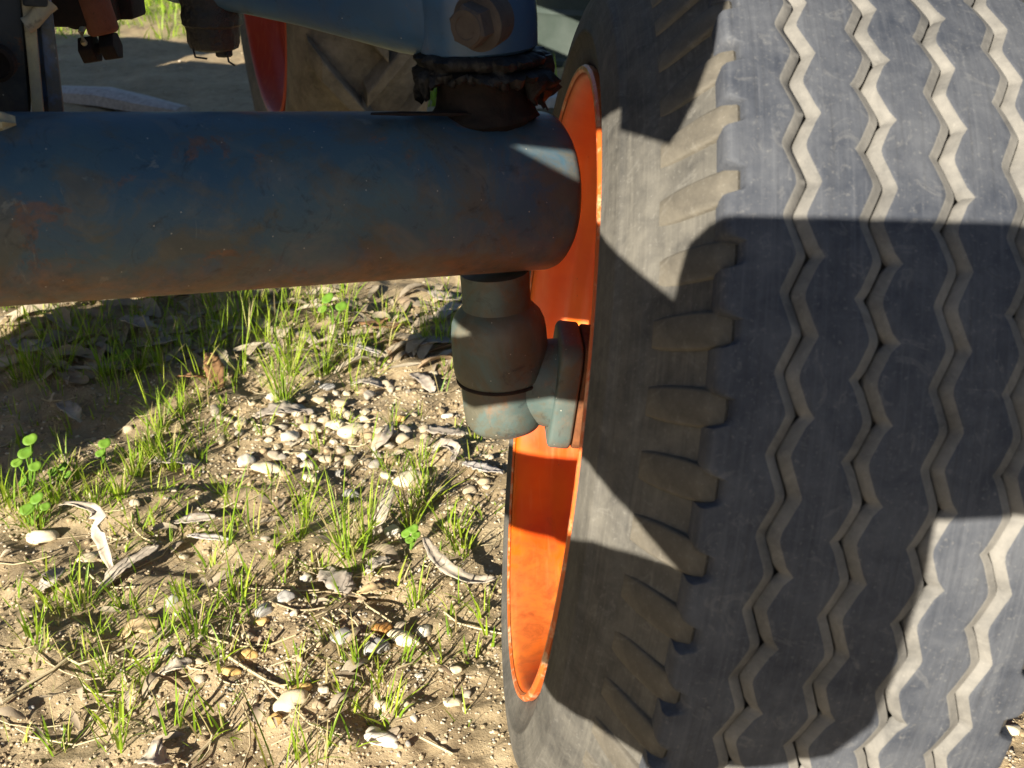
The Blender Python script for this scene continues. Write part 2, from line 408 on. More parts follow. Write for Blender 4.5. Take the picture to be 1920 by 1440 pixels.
# kingpin and axle tube frame of reference
Yk = .853
def zy(py): return at(960, py, Y=Yk).z
K = Vector((-.060, 0, 1)).normalized()
KP = Vector((-.0075, Yk, zy(745)))
def kp(z): return KP + K * ((z - KP.z) / K.z)
TA = Vector((-.338, .702, .584)); TB = Vector((-.0127, .853, .555))
TD = (TB - TA).normalized()
TR = .0632
tb = MB()
L0 = -(TB - TA).length - .75
tb.lathe(TB, TD, [(L0, TR - .004)] + [(lerp(L0, .030, i / 40), TR) for i in range(41)] + [(.0385, TR), (.0425, TR - .0012), (.0450, TR - .004), (.0455, TR - .010), (.042, TR - .012), (.037, TR - .0125), (.033, .02)], 96)
axle = tb.build('axle_tube', M['axle'], T)
# weld fillet and upper collar
up = MB()
prof = [(zy(240), .030), (zy(219), .0425), (zy(212), .0418), (zy(205), .0398), (zy(197), .0370), (zy(185), .0350), (zy(150), .0340), (zy(96), .0340), (zy(90), .030)]
up.lathe(kp(0), K, [(z / K.z, r_) for z, r_ in prof], 48, wob=lambda i, j: .0008 * math.sin(j * 1.7 + i) + .0007 * math.sin(j * .6 + 2 * i))
up.build('upper_kingpin_collar', M['darkrust'], T)
# lower kingpin housing
lo = MB()
zs = zy
prof = [(.49, .0285), (zs(565), .0282), (zs(572), .0288), (zs(578), .0320), (zs(588), .0362), (zs(602), .0390), (zs(620), .0402), (zs(650), .0406), (zs(680), .0406), (zs(694), .0398), (zs(700), .0384), (zs(702), .0370)]
lo.lathe(kp(0), K, [(z / K.z, r_) for z, r_ in prof], 64)
house = lo.build('kingpin_housing', M['knuckle'], T)
sm = MB()
prof = [(zs(698), .034), (zs(700), .0386), (zs(703), .0394), (zs(706), .0390), (zs(708), .0345)]
sm.lathe(kp(0), K, [(z / K.z, r_) for z, r_ in prof], 64)
sm.build('dust_seal', M['darkrust'], house)
def wp(x, r_, th): return WC + WA * x + (-WY * math.cos(th) + WZ * math.sin(th)) * r_
# steering knuckle: cup under the housing, neck and flange towards the hub
kn = MB()
prof = [(zs(704), .030), (zs(706), .0356), (zs(730), .0354), (zs(764), .0350), (zs(782), .0338), (zs(793), .0305), (zs(799), .0250), (zs(803), .016), (zs(805), .004)]
kn.lathe(kp(0), K, [(z / K.z, r_) for z, r_ in prof], 56)
knuckle = kn.build('steering_knuckle', M['knuckle'], T)
nk = MB()
rings = []
for t_, ry, rz, dz in ((-.045, .026, .026, .0), (-.030, .030, .033, .0), (-.014, .032, .037, .0), (.004, .034, .040, 0), (.012, .038, .040, 0)):
    rings.append([WC + WA * t_ + WZ * (dz + rz * math.sin(2 * math.pi * j / 40)) + WY * (ry * math.cos(2 * math.pi * j / 40)) for j in range(40)])
nk.loft(rings); nk.build('stub_axle', M['knuckle'], knuckle)
def rplate(m, x0, x1, hy, hz, cr, ch):
    def ring(x, k):
        out = []
        for cx, cz, a0 in ((1, 1, 0), (-1, 1, 90), (-1, -1, 180), (1, -1, 270)):
            for q in range(6):
                a = R(a0 + q * 18); out.append(WC + WA * x + WY * (cx * (hy - cr) + (cr - k) * math.cos(a)) + WZ * (cz * (hz - cr) + (cr - k) * math.sin(a)))
        return out
    m.loft([ring(x0, ch), ring(x0 + ch * .4, ch * .3), ring(x0 + ch, 0), ring(x1 - ch, 0), ring(x1 - ch * .4, ch * .3), ring(x1, ch)])
fl = MB(); rplate(fl, .002, .0215, .040, .0480, .016, .003); fl.build('knuckle_flange', M['knuckle'], knuckle)
fb = MB(); rplate(fb, .0225, .0345, .039, .0465, .014, .0015); fb.build('backing_plate', M['rust'], knuckle)
# hub to disc
hb = MB()
hb.lathe(WC, WA, [(.034, .036), (.075, .038), (.078, .055), (.12, .060), (.124, .03)], 48)
# rim
rm = MB()
rp = [(.006, .2620), (.001, .2635), (-.0025, .2615), (-.0030, .2585), (-.0010, .2555), (.003, .2535), (.012, .2505), (.022, .2490), (.034, .2480), (.040, .2455), (.048, .2360), (.056, .2310), (.066, .2300), (.120, .2300), (.128, .2290)]
rp2 = rp + [(.130, .215), (.118, .17), (.112, .12), (.118, .075), (.120, .03), (.1235, .03), (.1225, .075), (.1165, .12), (.1225, .17), (.136, .222), (.16, .233), (.215, .233), (.235, .246), (.270, .252), (.281, .2585), (.283, .262), (.278, .262), (.27, .2575), (.232, .2515), (.21, .238), (.06, .236), (.045, .2425), (.036, .2515), (.014, .2545)]
rm.lathe(WC, WA, rp2, 160, loop=True)
rim = rm.build('front_rim', M['orange'], T, sharp=R(50))
hb.build('wheel_hub', M['orange'], rim)
lp = MB()
lp.lathe(WC, WA, [(.0012, .2644), (-.0032, .2650), (-.0054, .2634), (-.0056, .2606), (-.0036, .2586)], 200, cap=False)
lp.build('rim_lip', M['lip'], rim)

# tyre casing
ty = MB()
half = [(.1405, .3870), (.09, .3862), (.060, .3845), (.048, .3825), (.042, .3785), (.037, .3725), (.032, .3655), (.027, .3580), (.022, .3505), (.0175, .3440), (.0140, .3395), (.0122, .3385), (.0108, .3365), (.0080, .3335), (.0045, .3275), (.0005, .3200), (-.0008, .3192), (-.0022, .3170), (-.0026, .3150), (-.0050, .3080), (-.0066, .3000), (-.0072, .2930), (-.0080, .2915), (-.0074, .2890), (-.0056, .2870), (-.0014, .2740), (.0000, .2670), (.0050, .2620), (.0130, .2575), (.0220, .2540)]
fullp = half[::-1] + [(.281 - x, r_) for x, r_ in half[1:]]
NW = 240
ty.lathe(WC, WA, fullp, NW, cap=False)
tyre = ty.build('front_tyre', M['side'], T, sharp=R(60))

# tread ribs
NZ, NSUB = 60, 16
TH0 = R(26.7); PER = 2 * math.pi / NZ
def tri_sharp(p):
    p = p % 1.0; return -1 + 4 * p if p < .5 else 3 - 4 * p
def tri(p): return sum(tri_sharp(p + d) for d in (-.075, -.03, 0, .03, .075)) / 5
def rt(x): return .4000 - ((x - .1405) / .1) ** 2 * .0055
AZ = .0043
def jit(k, n): return (_H[(k * 13 + n) & 255, (n * 7 + k) & 255] - .5)
def groove_l(k, i):
    ph = i / NSUB; n = int(ph + .5)
    d = abs((ph + .5) % 1.0 - .5)                 # distance to the left corner
    barb = .0017 * max(0, 1 - d / .09) * (.3 if k == 0 else 1.0) * (.6 + jit(k, n) * 1.2)
    return .0738 + .04 * k + AZ * tri(ph) - barb + .0007 * jit(k + 5, n)
def groove_r(k, i):
    ph = i / NSUB; n = int(ph)
    d = abs(ph % 1.0 - .5)                        # distance to the right corner
    barb = .0026 * max(0, 1 - d / .10) * (1.0 if k < 3 else .4) * (.7 + jit(k, n) * 1.2)
    return .0738 + .0128 + .04 * k + AZ * tri(ph) * 1.02 + barb + .0007 * jit(k + 9, n)
LUG0 = R(23.6)
def edge_in(i):
    th = TH0 + (i / NSUB) * PER
    p = ((th - LUG0) / PER) % 1.0; d = min(p, 1 - p)
    return .0415 + (.0095 if d < .155 else (.0095 * (1 - (d - .155) / .06) if d < .215 else 0))
for k in range(5):
    rings = []
    for i in range(NZ * NSUB):
        th = TH0 + (i / NSUB) * PER
        if k == 0:
            e = edge_in(i); left = [(e - .0012, .378), (e - .001, rt(e) - .004), (e + .0006, rt(e) - .0008)]; e0 = e + .002
        else:
            e = groove_r(k - 1, i); left = [(e - .0061, .3925), (e - .0055, rt(e) - .0034), (e - .0014, rt(e) - .0010)]; e0 = e
        if k == 4:
            f_ = .281 - edge_in(i); right = [(f_ - .0006, rt(f_) - .0008), (f_ + .001, rt(f_) - .004), (f_ + .0012, .378)]; f0 = f_ - .002
        else:
            f_ = groove_l(k, i); right = [(f_ + .0016, rt(f_) - .0008), (f_ + .0058, rt(f_) - .0027), (f_ + .0064, .3925)]; f0 = f_
        top = [(lerp(e0, f0, q), rt(lerp(e0, f0, q))) for q in (0, .12, .5, .88, 1)]
        rings.append([wp(x, r_, th) for x, r_ in left + top + right])
    m = MB(); n = len(rings[0]); m.v = [tuple(p) for g_ in rings for p in g_]
    N_ = len(rings)
    for i in range(N_):
        for j in range(n - 1):
            a, b = i * n + j, ((i + 1) % N_) * n + j
            m.f.append((a, a + 1, b + 1, b)); m.m.append(1 if ((j < 3 and k > 0) or (j >= n - 4 and k < 4)) else 0)
    o = m.build('tread_rib', [M['tread'], M['groove']], tyre, sharp=R(52))
# shoulder lugs
def lug_mesh(mirror):
    m = MB(); rings = []
    for x, rtp, hw, rb in ((.0525, .3874, 1.05, .380), (.0485, .3890, 1.30, .377), (.0425, .3848, 1.46, .371), (.0370, .3774, 1.54, .364), (.0315, .3690, 1.56, .356), (.0262, .3606, 1.54, .348), (.0215, .3522, 1.46, .341), (.0172, .3444, 1.28, .335)):
        X = .281 - x if mirror else x
        ring = []
        for sgn, q, rr in ((-1, 1.10, rb), (-1, 1.01, rtp - .0026), (-1, .94, rtp - .0008), (-1, .82, rtp), (1, .82, rtp), (1, .94, rtp - .0008), (1, 1.01, rtp - .0026), (1, 1.10, rb)):
            th = R(hw * q) * sgn
            ring.append(Vector((X, -math.cos(th) * rr, math.sin(th) * rr)))
        rings.append(ring)
    m.loft(rings)
    o = m.build('shoulder_lug', M['lug'], None, sharp=R(48)); return o
WM = Matrix((( WA.x, WY.x, WZ.x, WC.x), (WA.y, WY.y, WZ.y, WC.y), (WA.z, WY.z, WZ.z, WC.z), (0, 0, 0, 1)))
inv_t = root_of(tyre).inverted()
for mir in (False, True):
    src = lug_mesh(mir)
    for k in range(NZ):
        o = src if k == 0 else src.copy()
        if k: COL.objects.link(o)
        o.parent = tyre; o.matrix_parent_inverse = inv_t
        th = LUG0 + k * PER + R(.35) * jit(3, k)
        o.matrix_basis = WM @ Matrix.Rotation(-th, 4, 'X') @ Matrix.Diagonal((1, 1 + .009 * jit(1, k), 1 + .009 * jit(1, k), 1))

# upper steering arm, boss, bolt and ball joint
bs = MB()
BO = kp(0)
prof = [(zy(112), .026), (zy(98), .030), (zy(94), .0420), (zy(88), .0445), (zy(40), .0452), (zy(0), .0448), (.712, .044), (.716, .040), (.718, .030)]
bs.lathe(BO, K, [(z / K.z, r_) for z, r_ in prof], 56)
boss = bs.build('steering_arm_boss', M['armpaint'], T)
ar = MB()
P0 = kp(.692) + Vector((.0, -.004, -.002)); P1 = Vector((-.262, .965, .705))
P0 = P0 + Vector((.012, 0, 0))
D_ = (P1 - P0).normalized(); S_ = D_.cross(Vector((0, 0, 1))).normalized(); U_ = S_.cross(D_)
rings = []
for q, ry, rz, off in ((0, .040, .033, 0), (.1, .041, .034, 0), (.25, .037, .034, 0), (.4, .030, .031, .001), (.6, .024, .0275, .003), (.8, .022, .025, .004), (.95, .024, .024, .004), (1.05, .028, .022, .003), (1.12, .022, .018, .002)):
    c_ = P0 + (P1 - P0) * q + U_ * off
    ring = []
    for j in range(40):
        a = 2 * math.pi * j / 40; ca, sa = math.cos(a), math.sin(a)
        e_ = .72
        ring.append(c_ + S_ * (ry * math.copysign(abs(ca) ** e_, ca)) + U_ * (rz * math.copysign(abs(sa) ** e_, sa)))
    rings.append(ring)
ar.loft(rings); arm = ar.build('steering_arm', M['armpaint'], T)
bj = MB()
BC = at(398, 40, Y=.955)
bj.lathe(BC, (0.02, 0, 1), [(-.0235, .006), (-.0232, .015), (-.021, .0195), (-.016, .0212), (-.004, .0220), (-.002, .0245), (.006, .0250), (.012, .0235), (.02, .0250), (.05, .025)], 40, wob=lambda i, j: .0008 * math.sin(j * 2.1 + i * 1.3))
joint = bj.build('ball_joint', M['grease'], T)
nbm = MB()
nbm.lathe(BC + Vector((.008, -.004, -.0225)), (0, 0, -1), [(0, .008), (.004, .008), (.0055, .006), (.0055, 0.0)], 6)
nbm.tube([BC + Vector((-.016, -.01, -.020)), BC + Vector((-.014, -.013, -.027)), BC + Vector((-.004, -.015, -.028))], .0009)
nbm.tube([BC + Vector((.012, -.01, -.024)), BC + Vector((.013, -.011, -.031)), BC + Vector((.018, -.012, -.034))], .0009)
nbm.build('castle_nut', M['grease'], joint)
# hexagon bolt with washer
HA = Vector((-.50, -.80, -.12)).normalized(); HC = at(893, 44, Y=.772)
wsh = MB(); wsh.lathe(HC - HA * .004, HA, [(-.016, .018), (0, .0195), (.0030, .0195), (.0036, .0185)], 40)
bolt = wsh.build('bolt_washer', M['boltrust'], arm)
hx = MB()
X_ = Vector((0, 0, 1)); X_ = (X_ - HA * X_.dot(HA)).normalized(); Y_ = HA.cross(X_)
def hexring(t_, r_, n=6, rot=.18): return [HC + HA * t_ + (X_ * math.cos(2 * math.pi * j / n + rot) + Y_ * math.sin(2 * math.pi * j / n + rot)) * r_ for j in range(n)]
hx.loft([hexring(-.001, .0148), hexring(.0112, .0148), hexring(.0128, .0132)])
hx.lathe(HC, HA, [(.0125, .0122), (.0136, .0118), (.0136, .0080), (.0130, .0076), (.0130, .001)], 32, cap=False)
hx.build('hexagon_bolt', M['boltrust'], arm, sharp=R(25))
# torn rubber boot round the upper kingpin
bt = MB(); rings = []; NB = 150
for i, (py, r_) in enumerate(((92, .034), (97, .0455), (103, .0500), (112, .0475), (121, .0435), (130, .0470), (142, .0485), (154, .0470), (166, .0460), (176, .0455))):
    ring = []
    for j in range(NB):
        a = 2 * math.pi * j / NB
        side = math.cos(a)                                     # +1 = right in view
        n_ = float(fbm(j * .14 + 7, i * .5 + 3, 3)); n2 = float(fbm(j * .38 + 1, i * .9 + 9, 3)) * 1.25
        hang = 1.0 if side > .25 else (.5 + .5 * max(0, -side))
        front = math.sin(a) < -.2 and abs(side) < .8
        z = zy(py)
        if i > 4: z = lerp(zy(125), z, (.35 if front else 1.0) * hang + .5 * n2)
        rr = r_ * (1 + .17 * n_ + .13 * n2) + (.006 * max(0, side) if i in (5, 6, 7) else 0)
        ring.append(kp(z) + Vector((math.cos(a), math.sin(a), 0)) * rr)
    rings.append(ring)
bt.loft(rings, cap=False)
boot = bt.build('torn_rubber_boot', M['boot'], T, sharp=R(80))
sd = boot.modifiers.new('thickness', 'SOLIDIFY'); sd.thickness = .0035; sd.offset = 0
fp = MB()      # hanging flap and thread on the right
q0 = at(1012, 112, Y=.85)
fp.loft([[q0 + Vector((dx * s_, dy, -dz)) for dx, dy in ((-.014, -.004), (.004, -.010), (.0115, -.002), (.008, .006), (-.010, .005))] for s_, dz in ((.8, -.004), (1.0, .004), (.95, .012), (1.05, .018), (.75, .026), (.45, .030), (.1, .032))])
fp.tube([q0 + Vector((.003, -.003, -.026)), q0 + Vector((.004, -.004, -.032)), q0 + Vector((.0065, -.004, -.037))], .0008)
fp.build('boot_flap', M['boot'], boot)
# brown rag of weld dross on the tube top, left of the collar
wd = MB(); q1 = at(770, 213, Y=.80)
wd.loft([[q1 + TD * (t_) + Vector((0, .004 * math.sin(j * 1.05), .0035 * math.cos(j * 1.05) * s_)) for j in range(6)] for t_, s_ in ((-.03, .15), (-.02, .35), (-.005, .5), (.01, .4), (.03, .6), (.05, .3))])
wd.build('weld_bead', M['darkrust'], axle)

# axle support post at the left, with worn edge, and what hangs behind it
po = MB()
a0, a1 = at(15, -60, Y=.80), at(62, 225, Y=.80)
b0, b1 = at(92, -60, Y=.83), at(123, 225, Y=.83)
def slab(m, A0, A1, B0, B1, dep):
    d = Vector((-.36, .93, 0)) * dep
    pts = [A0, B0, B1, A1]; m.add(pts + [p + d for p in pts], [(0, 1, 2, 3), (7, 6, 5, 4), (0, 4, 5, 1), (1, 5, 6, 2), (2, 6, 7, 3), (3, 7, 4, 0)])
slab(po, at(64, -60, Y=.805), at(92, 225, Y=.805), at(88, -60, Y=.807), at(122, 225, Y=.807), .05)
post = po.build('axle_support_post', M['post'], T, bevel=.002)
ed_ = MB(); slab(ed_, at(34, -60, Y=.795), at(62, 225, Y=.795), at(58, -60, Y=.797), at(84, 225, Y=.797), .05)
ed_.build('post_edge', M['bareworn'], post, bevel=.0015)
ed2 = MB(); slab(ed2, at(56, -60, Y=.812), at(82, 225, Y=.812), at(68, -60, Y=.812), at(94, 225, Y=.812), .04)
ed2.build('post_web', M['post'], post)
rb_ = MB(); rb_.tube([at(48, 48, Y=.792), at(62, 40, Y=.794), at(80, 18, Y=.797), at(88, 4, Y=.80)], [.006, .0055, .006, .008], 10)
rb_.build('cast_rib', M['bareworn'], post)
cp = MB(); slab(cp, at(38, -60, Y=.788), at(42, 12, Y=.788), at(88, -60, Y=.79), at(90, 14, Y=.79), .03)
cp.build('bracket_cap', M['dark'], post, bevel=.002)
br = MB(); slab(br, at(-260, -60, Y=.78), at(-260, 222, Y=.78), at(36, -60, Y=.80), at(58, 222, Y=.80), .10)
brk = br.build('axle_support_casting', M['dark'], T, bevel=.004)
hl = MB(); hl.lathe(at(-6, 118, Y=.776), (0.1, -1, -.1), [(-.004, .0125), (.004, .0125), (.005, .010), (.0, .009), (-.002, .001)], 28)
hl.build('casting_boss', M['darkrust'], brk)
wt = MB(); wt.lathe(at(4, 236, Y=.688), TD, [(-.02, .006), (-.012, .010), (.0, .008), (.008, .003)], 16, wob=lambda i, j: .003 * math.sin(j * 2.3 + i))
wt.build('worn_weld', M['bareworn'], axle)
pn = MB(); pa, pb = at(160, -45, Y=1.0), at(196, 62, Y=1.0)
pd = (pb - pa).normalized(); pl = (pb - pa).length
pn.lathe(pa, pd, [(0, .0135), (pl - .002, .0135), (pl, .012), (pl + .001, .010), (pl + .0005, .002)], 32)
pin = pn.build('hitch_pin', M['pinrust'], T)
clp = MB()
c0, c1 = at(169, 93, Y=1.0), at(208, 87, Y=1.0)
clp.tube([c0, c1], .0045, 10)
for c_, s_ in ((c0, 1), (c1, -1)):
    dd = (c1 - c0).normalized()
    Xh = Vector((0, 0, 1)); Xh = (Xh - dd * Xh.dot(dd)).normalized(); Yh = dd.cross(Xh)
    hexr = lambda t_, r_: [c_ + dd * t_ + (Xh * math.cos(2 * math.pi * j / 6 + .4) + Yh * math.sin(2 * math.pi * j / 6 + .4)) * r_ for j in range(6)]
    clp.loft([hexr(-.0065, .0125), hexr(.0065, .0125)])
clp.build('linch_bolt', M['darkrust'], pin, bevel=.0008, bseg=1)
wr = MB(); wr.tube([at(170, 40, Y=1.0), at(158, 46, Y=.995), at(152, 60, Y=.99), at(156, 78, Y=.99), at(166, 90, Y=.995)], .0028, 8)
wr.build('wire_loop', M['bareworn'], pin)
bh = MB()
bh.box(at(110, -12, Y=1.02), (.045, .03, .025)); bh.box(at(236, -6, Y=1.06), (.011, .02, .018))
bh.lathe(at(140, 20, Y=.995), (.1, -1, 0), [(-.02, .016), (.002, .016), (.004, .012)], 20)
bh.build('hitch_block', M['darkrust'], T, bevel=.003)

# rear wheel
RC = Vector((-.585, 2.71, .615)); ry = R(20)
RA = Vector((math.cos(ry), math.sin(ry), 0)); RY = Vector((-math.sin(ry), math.cos(ry), 0)); RZ = Vector((0, 0, 1))
def rw(x, r_, th): return RC + RA * x + (-RY * math.cos(th) + RZ * math.sin(th)) * r_
m = MB()
hp = [(.14, .572), (.06, .566), (.025, .555), (.005, .53), (-.010, .49), (-.016, .45), (-.012, .41), (-.004, .385), (.004, .368), (.02, .358)]
m.lathe(RC, RA, hp[::-1] + [(.26 - x, r_) for x, r_ in hp[1:]], 120, cap=False)
rtyre = m.build('rear_tyre', M['rtyre'], T, sharp=R(60))
m = MB()
m.lathe(RC, RA, [(.004, .371), (-.004, .372), (-.008, .366), (-.006, .360), (.002, .356), (.03, .352), (.05, .345), (.062, .325), (.075, .320), (.15, .320), (.165, .315), (.15, .25), (.13, .15), (.135, .05), (.14, .05), (.137, .15), (.157, .25), (.172, .322), (.21, .345), (.275, .356), (.286, .366), (.28, .371), (.27, .362), (.2, .352), (.16, .33), (.07, .33), (.05, .36)], 120, loop=True)
rrim = m.build('rear_rim', M['orange_shaded'], T, sharp=R(50))
m = MB(); m.lathe(RC, RA, [(.12, .10), (.06, .09), (-.1, .085), (-.45, .085)], 32); m.build('rear_axle_hub', M['dark'], rrim)
def rear_lug(side):
    m = MB(); rings = []
    for q in (0, .12, .3, .5, .7, .88, 1.0):
        x = lerp(.150, .004, q); ang = lerp(0, R(17), q); hw = lerp(R(1.6), R(2.4), q)
        ro = .615 - .012 * q * q - (.04 * max(0, q - .88) / .12); rb = .56 - .02 * max(0, q - .8) / .2
        X = x if side < 0 else .26 - x
        rings.append([Vector((X, -math.cos(a) * r2, math.sin(a) * r2)) for a, r2 in ((ang - hw * 1.35, rb), (ang - hw, ro - .003), (ang - hw * .8, ro), (ang + hw * .8, ro), (ang + hw, ro - .003), (ang + hw * 1.35, rb))])
    m.loft(rings); return m.build('rear_lug', M['rtyre'], None, sharp=R(30))
RM = Matrix(((RA.x, RY.x, RZ.x, RC.x), (RA.y, RY.y, RZ.y, RC.y), (RA.z, RY.z, RZ.z, RC.z), (0, 0, 0, 1)))
inv_r = root_of(rtyre).inverted()
for side in (-1, 1):
    src = rear_lug(side)
    for k in range(20):
        o = src if k == 0 else src.copy()
        if k: COL.objects.link(o)
        o.parent = rtyre; o.matrix_parent_inverse = inv_r
        o.matrix_basis = RM @ Matrix.Rotation(-(R(4) + k * R(18) + (R(9) if side > 0 else 0)), 4, 'X')
SHR = Matrix.Translation(Vector((-1.30 * .93, -1.30 * .36, 0)))
for src in (rtyre, rrim):
    o = src.copy(); COL.objects.link(o); o.matrix_basis = SHR @ src.matrix_basis
# far front wheel of the same axle, bonnet, engine and the added shade plates behind the camera
SHIFT = Matrix.Translation(-TD * 2.25 + Vector((0, 0, -.05)))
for src in (tyre, rim):
    o = src.copy(); COL.objects.link(o); o.matrix_basis = SHIFT @ src.matrix_basis
    for ch in list(src.children):
        if ch.name.startswith('shoulder_lug'): continue
        c_ = ch.copy(); COL.objects.link(c_); c_.parent = o
BX = Vector((.93, .36, 0)).normalized(); BY = Vector((-.36, .93, 0)).normalized(); BC0 = Vector((-.60, .62, 0))
BMx = Matrix((BX, BY, Vector((0, 0, 1)))).transposed()
def body(name, x0, x1, y0, y1, z0, z1, mat, bev, parent=T):
    m = MB(); c_ = BC0 + BX * (x0 + x1) / 2 + BY * (y0 + y1) / 2 + Vector((0, 0, (z0 + z1) / 2))
    m.box(c_, ((x1 - x0) / 2, (y1 - y0) / 2, (z1 - z0) / 2), BMx); return m.build(name, mat, parent, bevel=bev, bseg=4)
body('bonnet', -.24, .20, -.18, 1.35, .80, 1.32, M['armpaint'], .05)
body('engine_block', -.17, .14, .0, 2.0, .58, .80, M['dark'], .02)
body('axle_pivot', -.13, .13, -.12, .12, .54, .72, M['dark'], .02)
body('transmission_housing', -.20, .08, 1.0, 2.6, .36, .80, M['dark'], .03)
body('fender', .18, .62, 1.62, 2.55, 1.20, 1.25, M['armpaint'], .015)
body('seat_platform', -.25, .18, 1.5, 2.4, .95, 1.05, M['dark'], .02)
# added unseen plates, outlined to cast the shadow on axle and tyre
HS = Vector((math.sin(SUN_AZ), math.cos(SUN_AZ), 0)); RSV = Vector((-math.cos(SUN_AZ), math.sin(SUN_AZ), 0))
TSV = Vector((-math.sin(SUN_EL) * HS.x, -math.sin(SUN_EL) * HS.y, math.cos(SUN_EL)))
LH = .40
def plate(name, poly, parent=None, th=.02, mat='armpaint'):
    m = MB(); f_ = [HS * LH + RSV * s_ + Vector((0, 0, (t_ + math.sin(SUN_EL) * LH) / math.cos(SUN_EL))) for s_, t_ in poly]
    b_ = [p + HS * th for p in f_]; n = len(poly)
    m.add(f_ + b_, [tuple(range(n)), tuple(range(2 * n - 1, n - 1, -1))] + [(i, (i + 1) % n, n + (i + 1) % n, n + i) for i in range(n)])
    return m.build(name, M[mat], parent or T, smooth=False)
shade_lo = plate('shade_plate', [(-.425, .803), (-.212, .717), (-.211, .748), (-.200, .761), (-.185, .766), (-.06, .788), (.06, .792), (.06, .655), (-.025, .646), (-.061, .637), (-.059, .610), (-.064, .547), (-.069, .517), (-.086, .493), (-.113, .480), (-.167, .462), (-.223, .459), (-.258, .455), (-.45, .440), (-.56, .440), (-.57, .504), (-.500, .506), (-.30, .545), (-.239, .570), (-.182, .578), (-.160, .579), (-.25, .620), (-.395, .614), (-.453, .593), (-.500, .596), (-.500, .640), (-.464, .646), (-.441, .654), (-.478, .664), (-.520, .66), (-.520, .60), (-.75, .60), (-.75, .81), (-.43, .81)])
plate('shade_plate_upper', [(-.425, .806), (-.39, .811), (-.330, .822), (-.295, .830), (-.289, .816), (-.243, .808), (-.235, .838), (-.233, .868), (-.238, .90), (-.238, 1.12), (-.85, 1.12), (-.85, .82), (-.44, .812)], shade_lo)  # added upper plate, shaped to shade the tube and upper sidewall
m = MB()
for s_, t_ in ((-.70, .70), (-.80, 1.0)):
    p0_ = HS * (LH + .01) + RSV * s_ + Vector((0, 0, (t_ + math.sin(SUN_EL) * LH) / math.cos(SUN_EL))); m.tube([p0_, BC0 + BX * .1 + Vector((0, 0, .95))], .03, 12)
m.build('shade_plate_strut', M['armpaint'], shade_lo)  # added struts joining the shade plates to the body
# unseen round bales, added off to the left to shade the far track
m = MB(); HB = Vector((-3.05, 1.55, 0))
m.lathe(HB + Vector((-.55, .25, .70)), (.9, -.42, 0), [(0, .3), (.0, .64), (.05, .69), (.6, .70), (1.15, .69), (1.2, .64), (1.2, .3)], 48, wob=lambda i, j: .012 * math.sin(j * 3.1 + i * 1.7))
tag(m.build('shade_bale', M['straw']), 'unseen round bale added beyond the left edge to shade the far track', 'shade bale')
m = MB(); m.lathe(HB + Vector((-1.95, .75, .80)), (.9, -.42, 0), [(0, .3), (.0, .74), (.05, .79), (.75, .80), (1.35, .79), (1.4, .74), (1.4, .3)], 48, wob=lambda i, j: .012 * math.sin(j * 2.7 + i * 1.3))
tag(m.build('shade_bale', M['straw']), 'larger unseen bale added behind the other one to shade the far track', 'shade bale')
# ------------------------------------------------------------------ yard background
m = MB(); pq = [at(112, 176, Z=.03), at(200, 182, Z=.045), at(270, 196, Z=.03), at(345, 209, Z=.02)]
rings = []
for i, p in enumerate(pq):
    w_ = (.05, .06, .055, .03)[i]; h_ = (.03, .035, .03, .018)[i]
    rings.append([p + Vector((.02 * dx, dx * w_, dz * h_)) for dx, dz in ((-1, -.6), (-1, .5), (-.4, 1), (.5, .9), (1, .3), (1, -.6))])
m.loft(rings); tag(m.build('bark_slab', M['bark']), 'long pale grey slab of bark lying on shaded soil behind the axle', 'bark')
m = MB(); p_ = at(1020, 190, Z=.03); m.box(p_, (.16, .035, .02), Matrix.Rotation(R(8), 3, 'Z'))
m.box(p_ + Vector((0.02, .12, .0)), (.16, .03, .018), Matrix.Rotation(R(4), 3, 'Z'))
tag(m.build('wooden_slat', M['wood'], bevel=.004), 'pale weathered wooden slats on the ground beside the upper front tyre', 'wood')
DR = empty('steel_drum', (.36, 5.35, 0), 'grey-green drum with a pale upper half, standing behind the front tyre', 'drum')
m = MB(); m.lathe((.36, 5.35, -.02), (0, 0, 1), [(0, .28), (.02, .30), (.04, .30), (.05, .29), (.22, .29), (.24, .30), (.26, .29)], 40); m.build('drum_body', M['drum'], DR)
m = MB(); m.lathe((.36, 5.35, -.02), (0, 0, 1), [(.26, .288), (.5, .288), (.52, .298), (.54, .288), (.78, .288), (.79, .30), (.81, .30), (.815, .27), (.80, .26)], 40); m.build('drum_shell', M['drumtop'], DR)

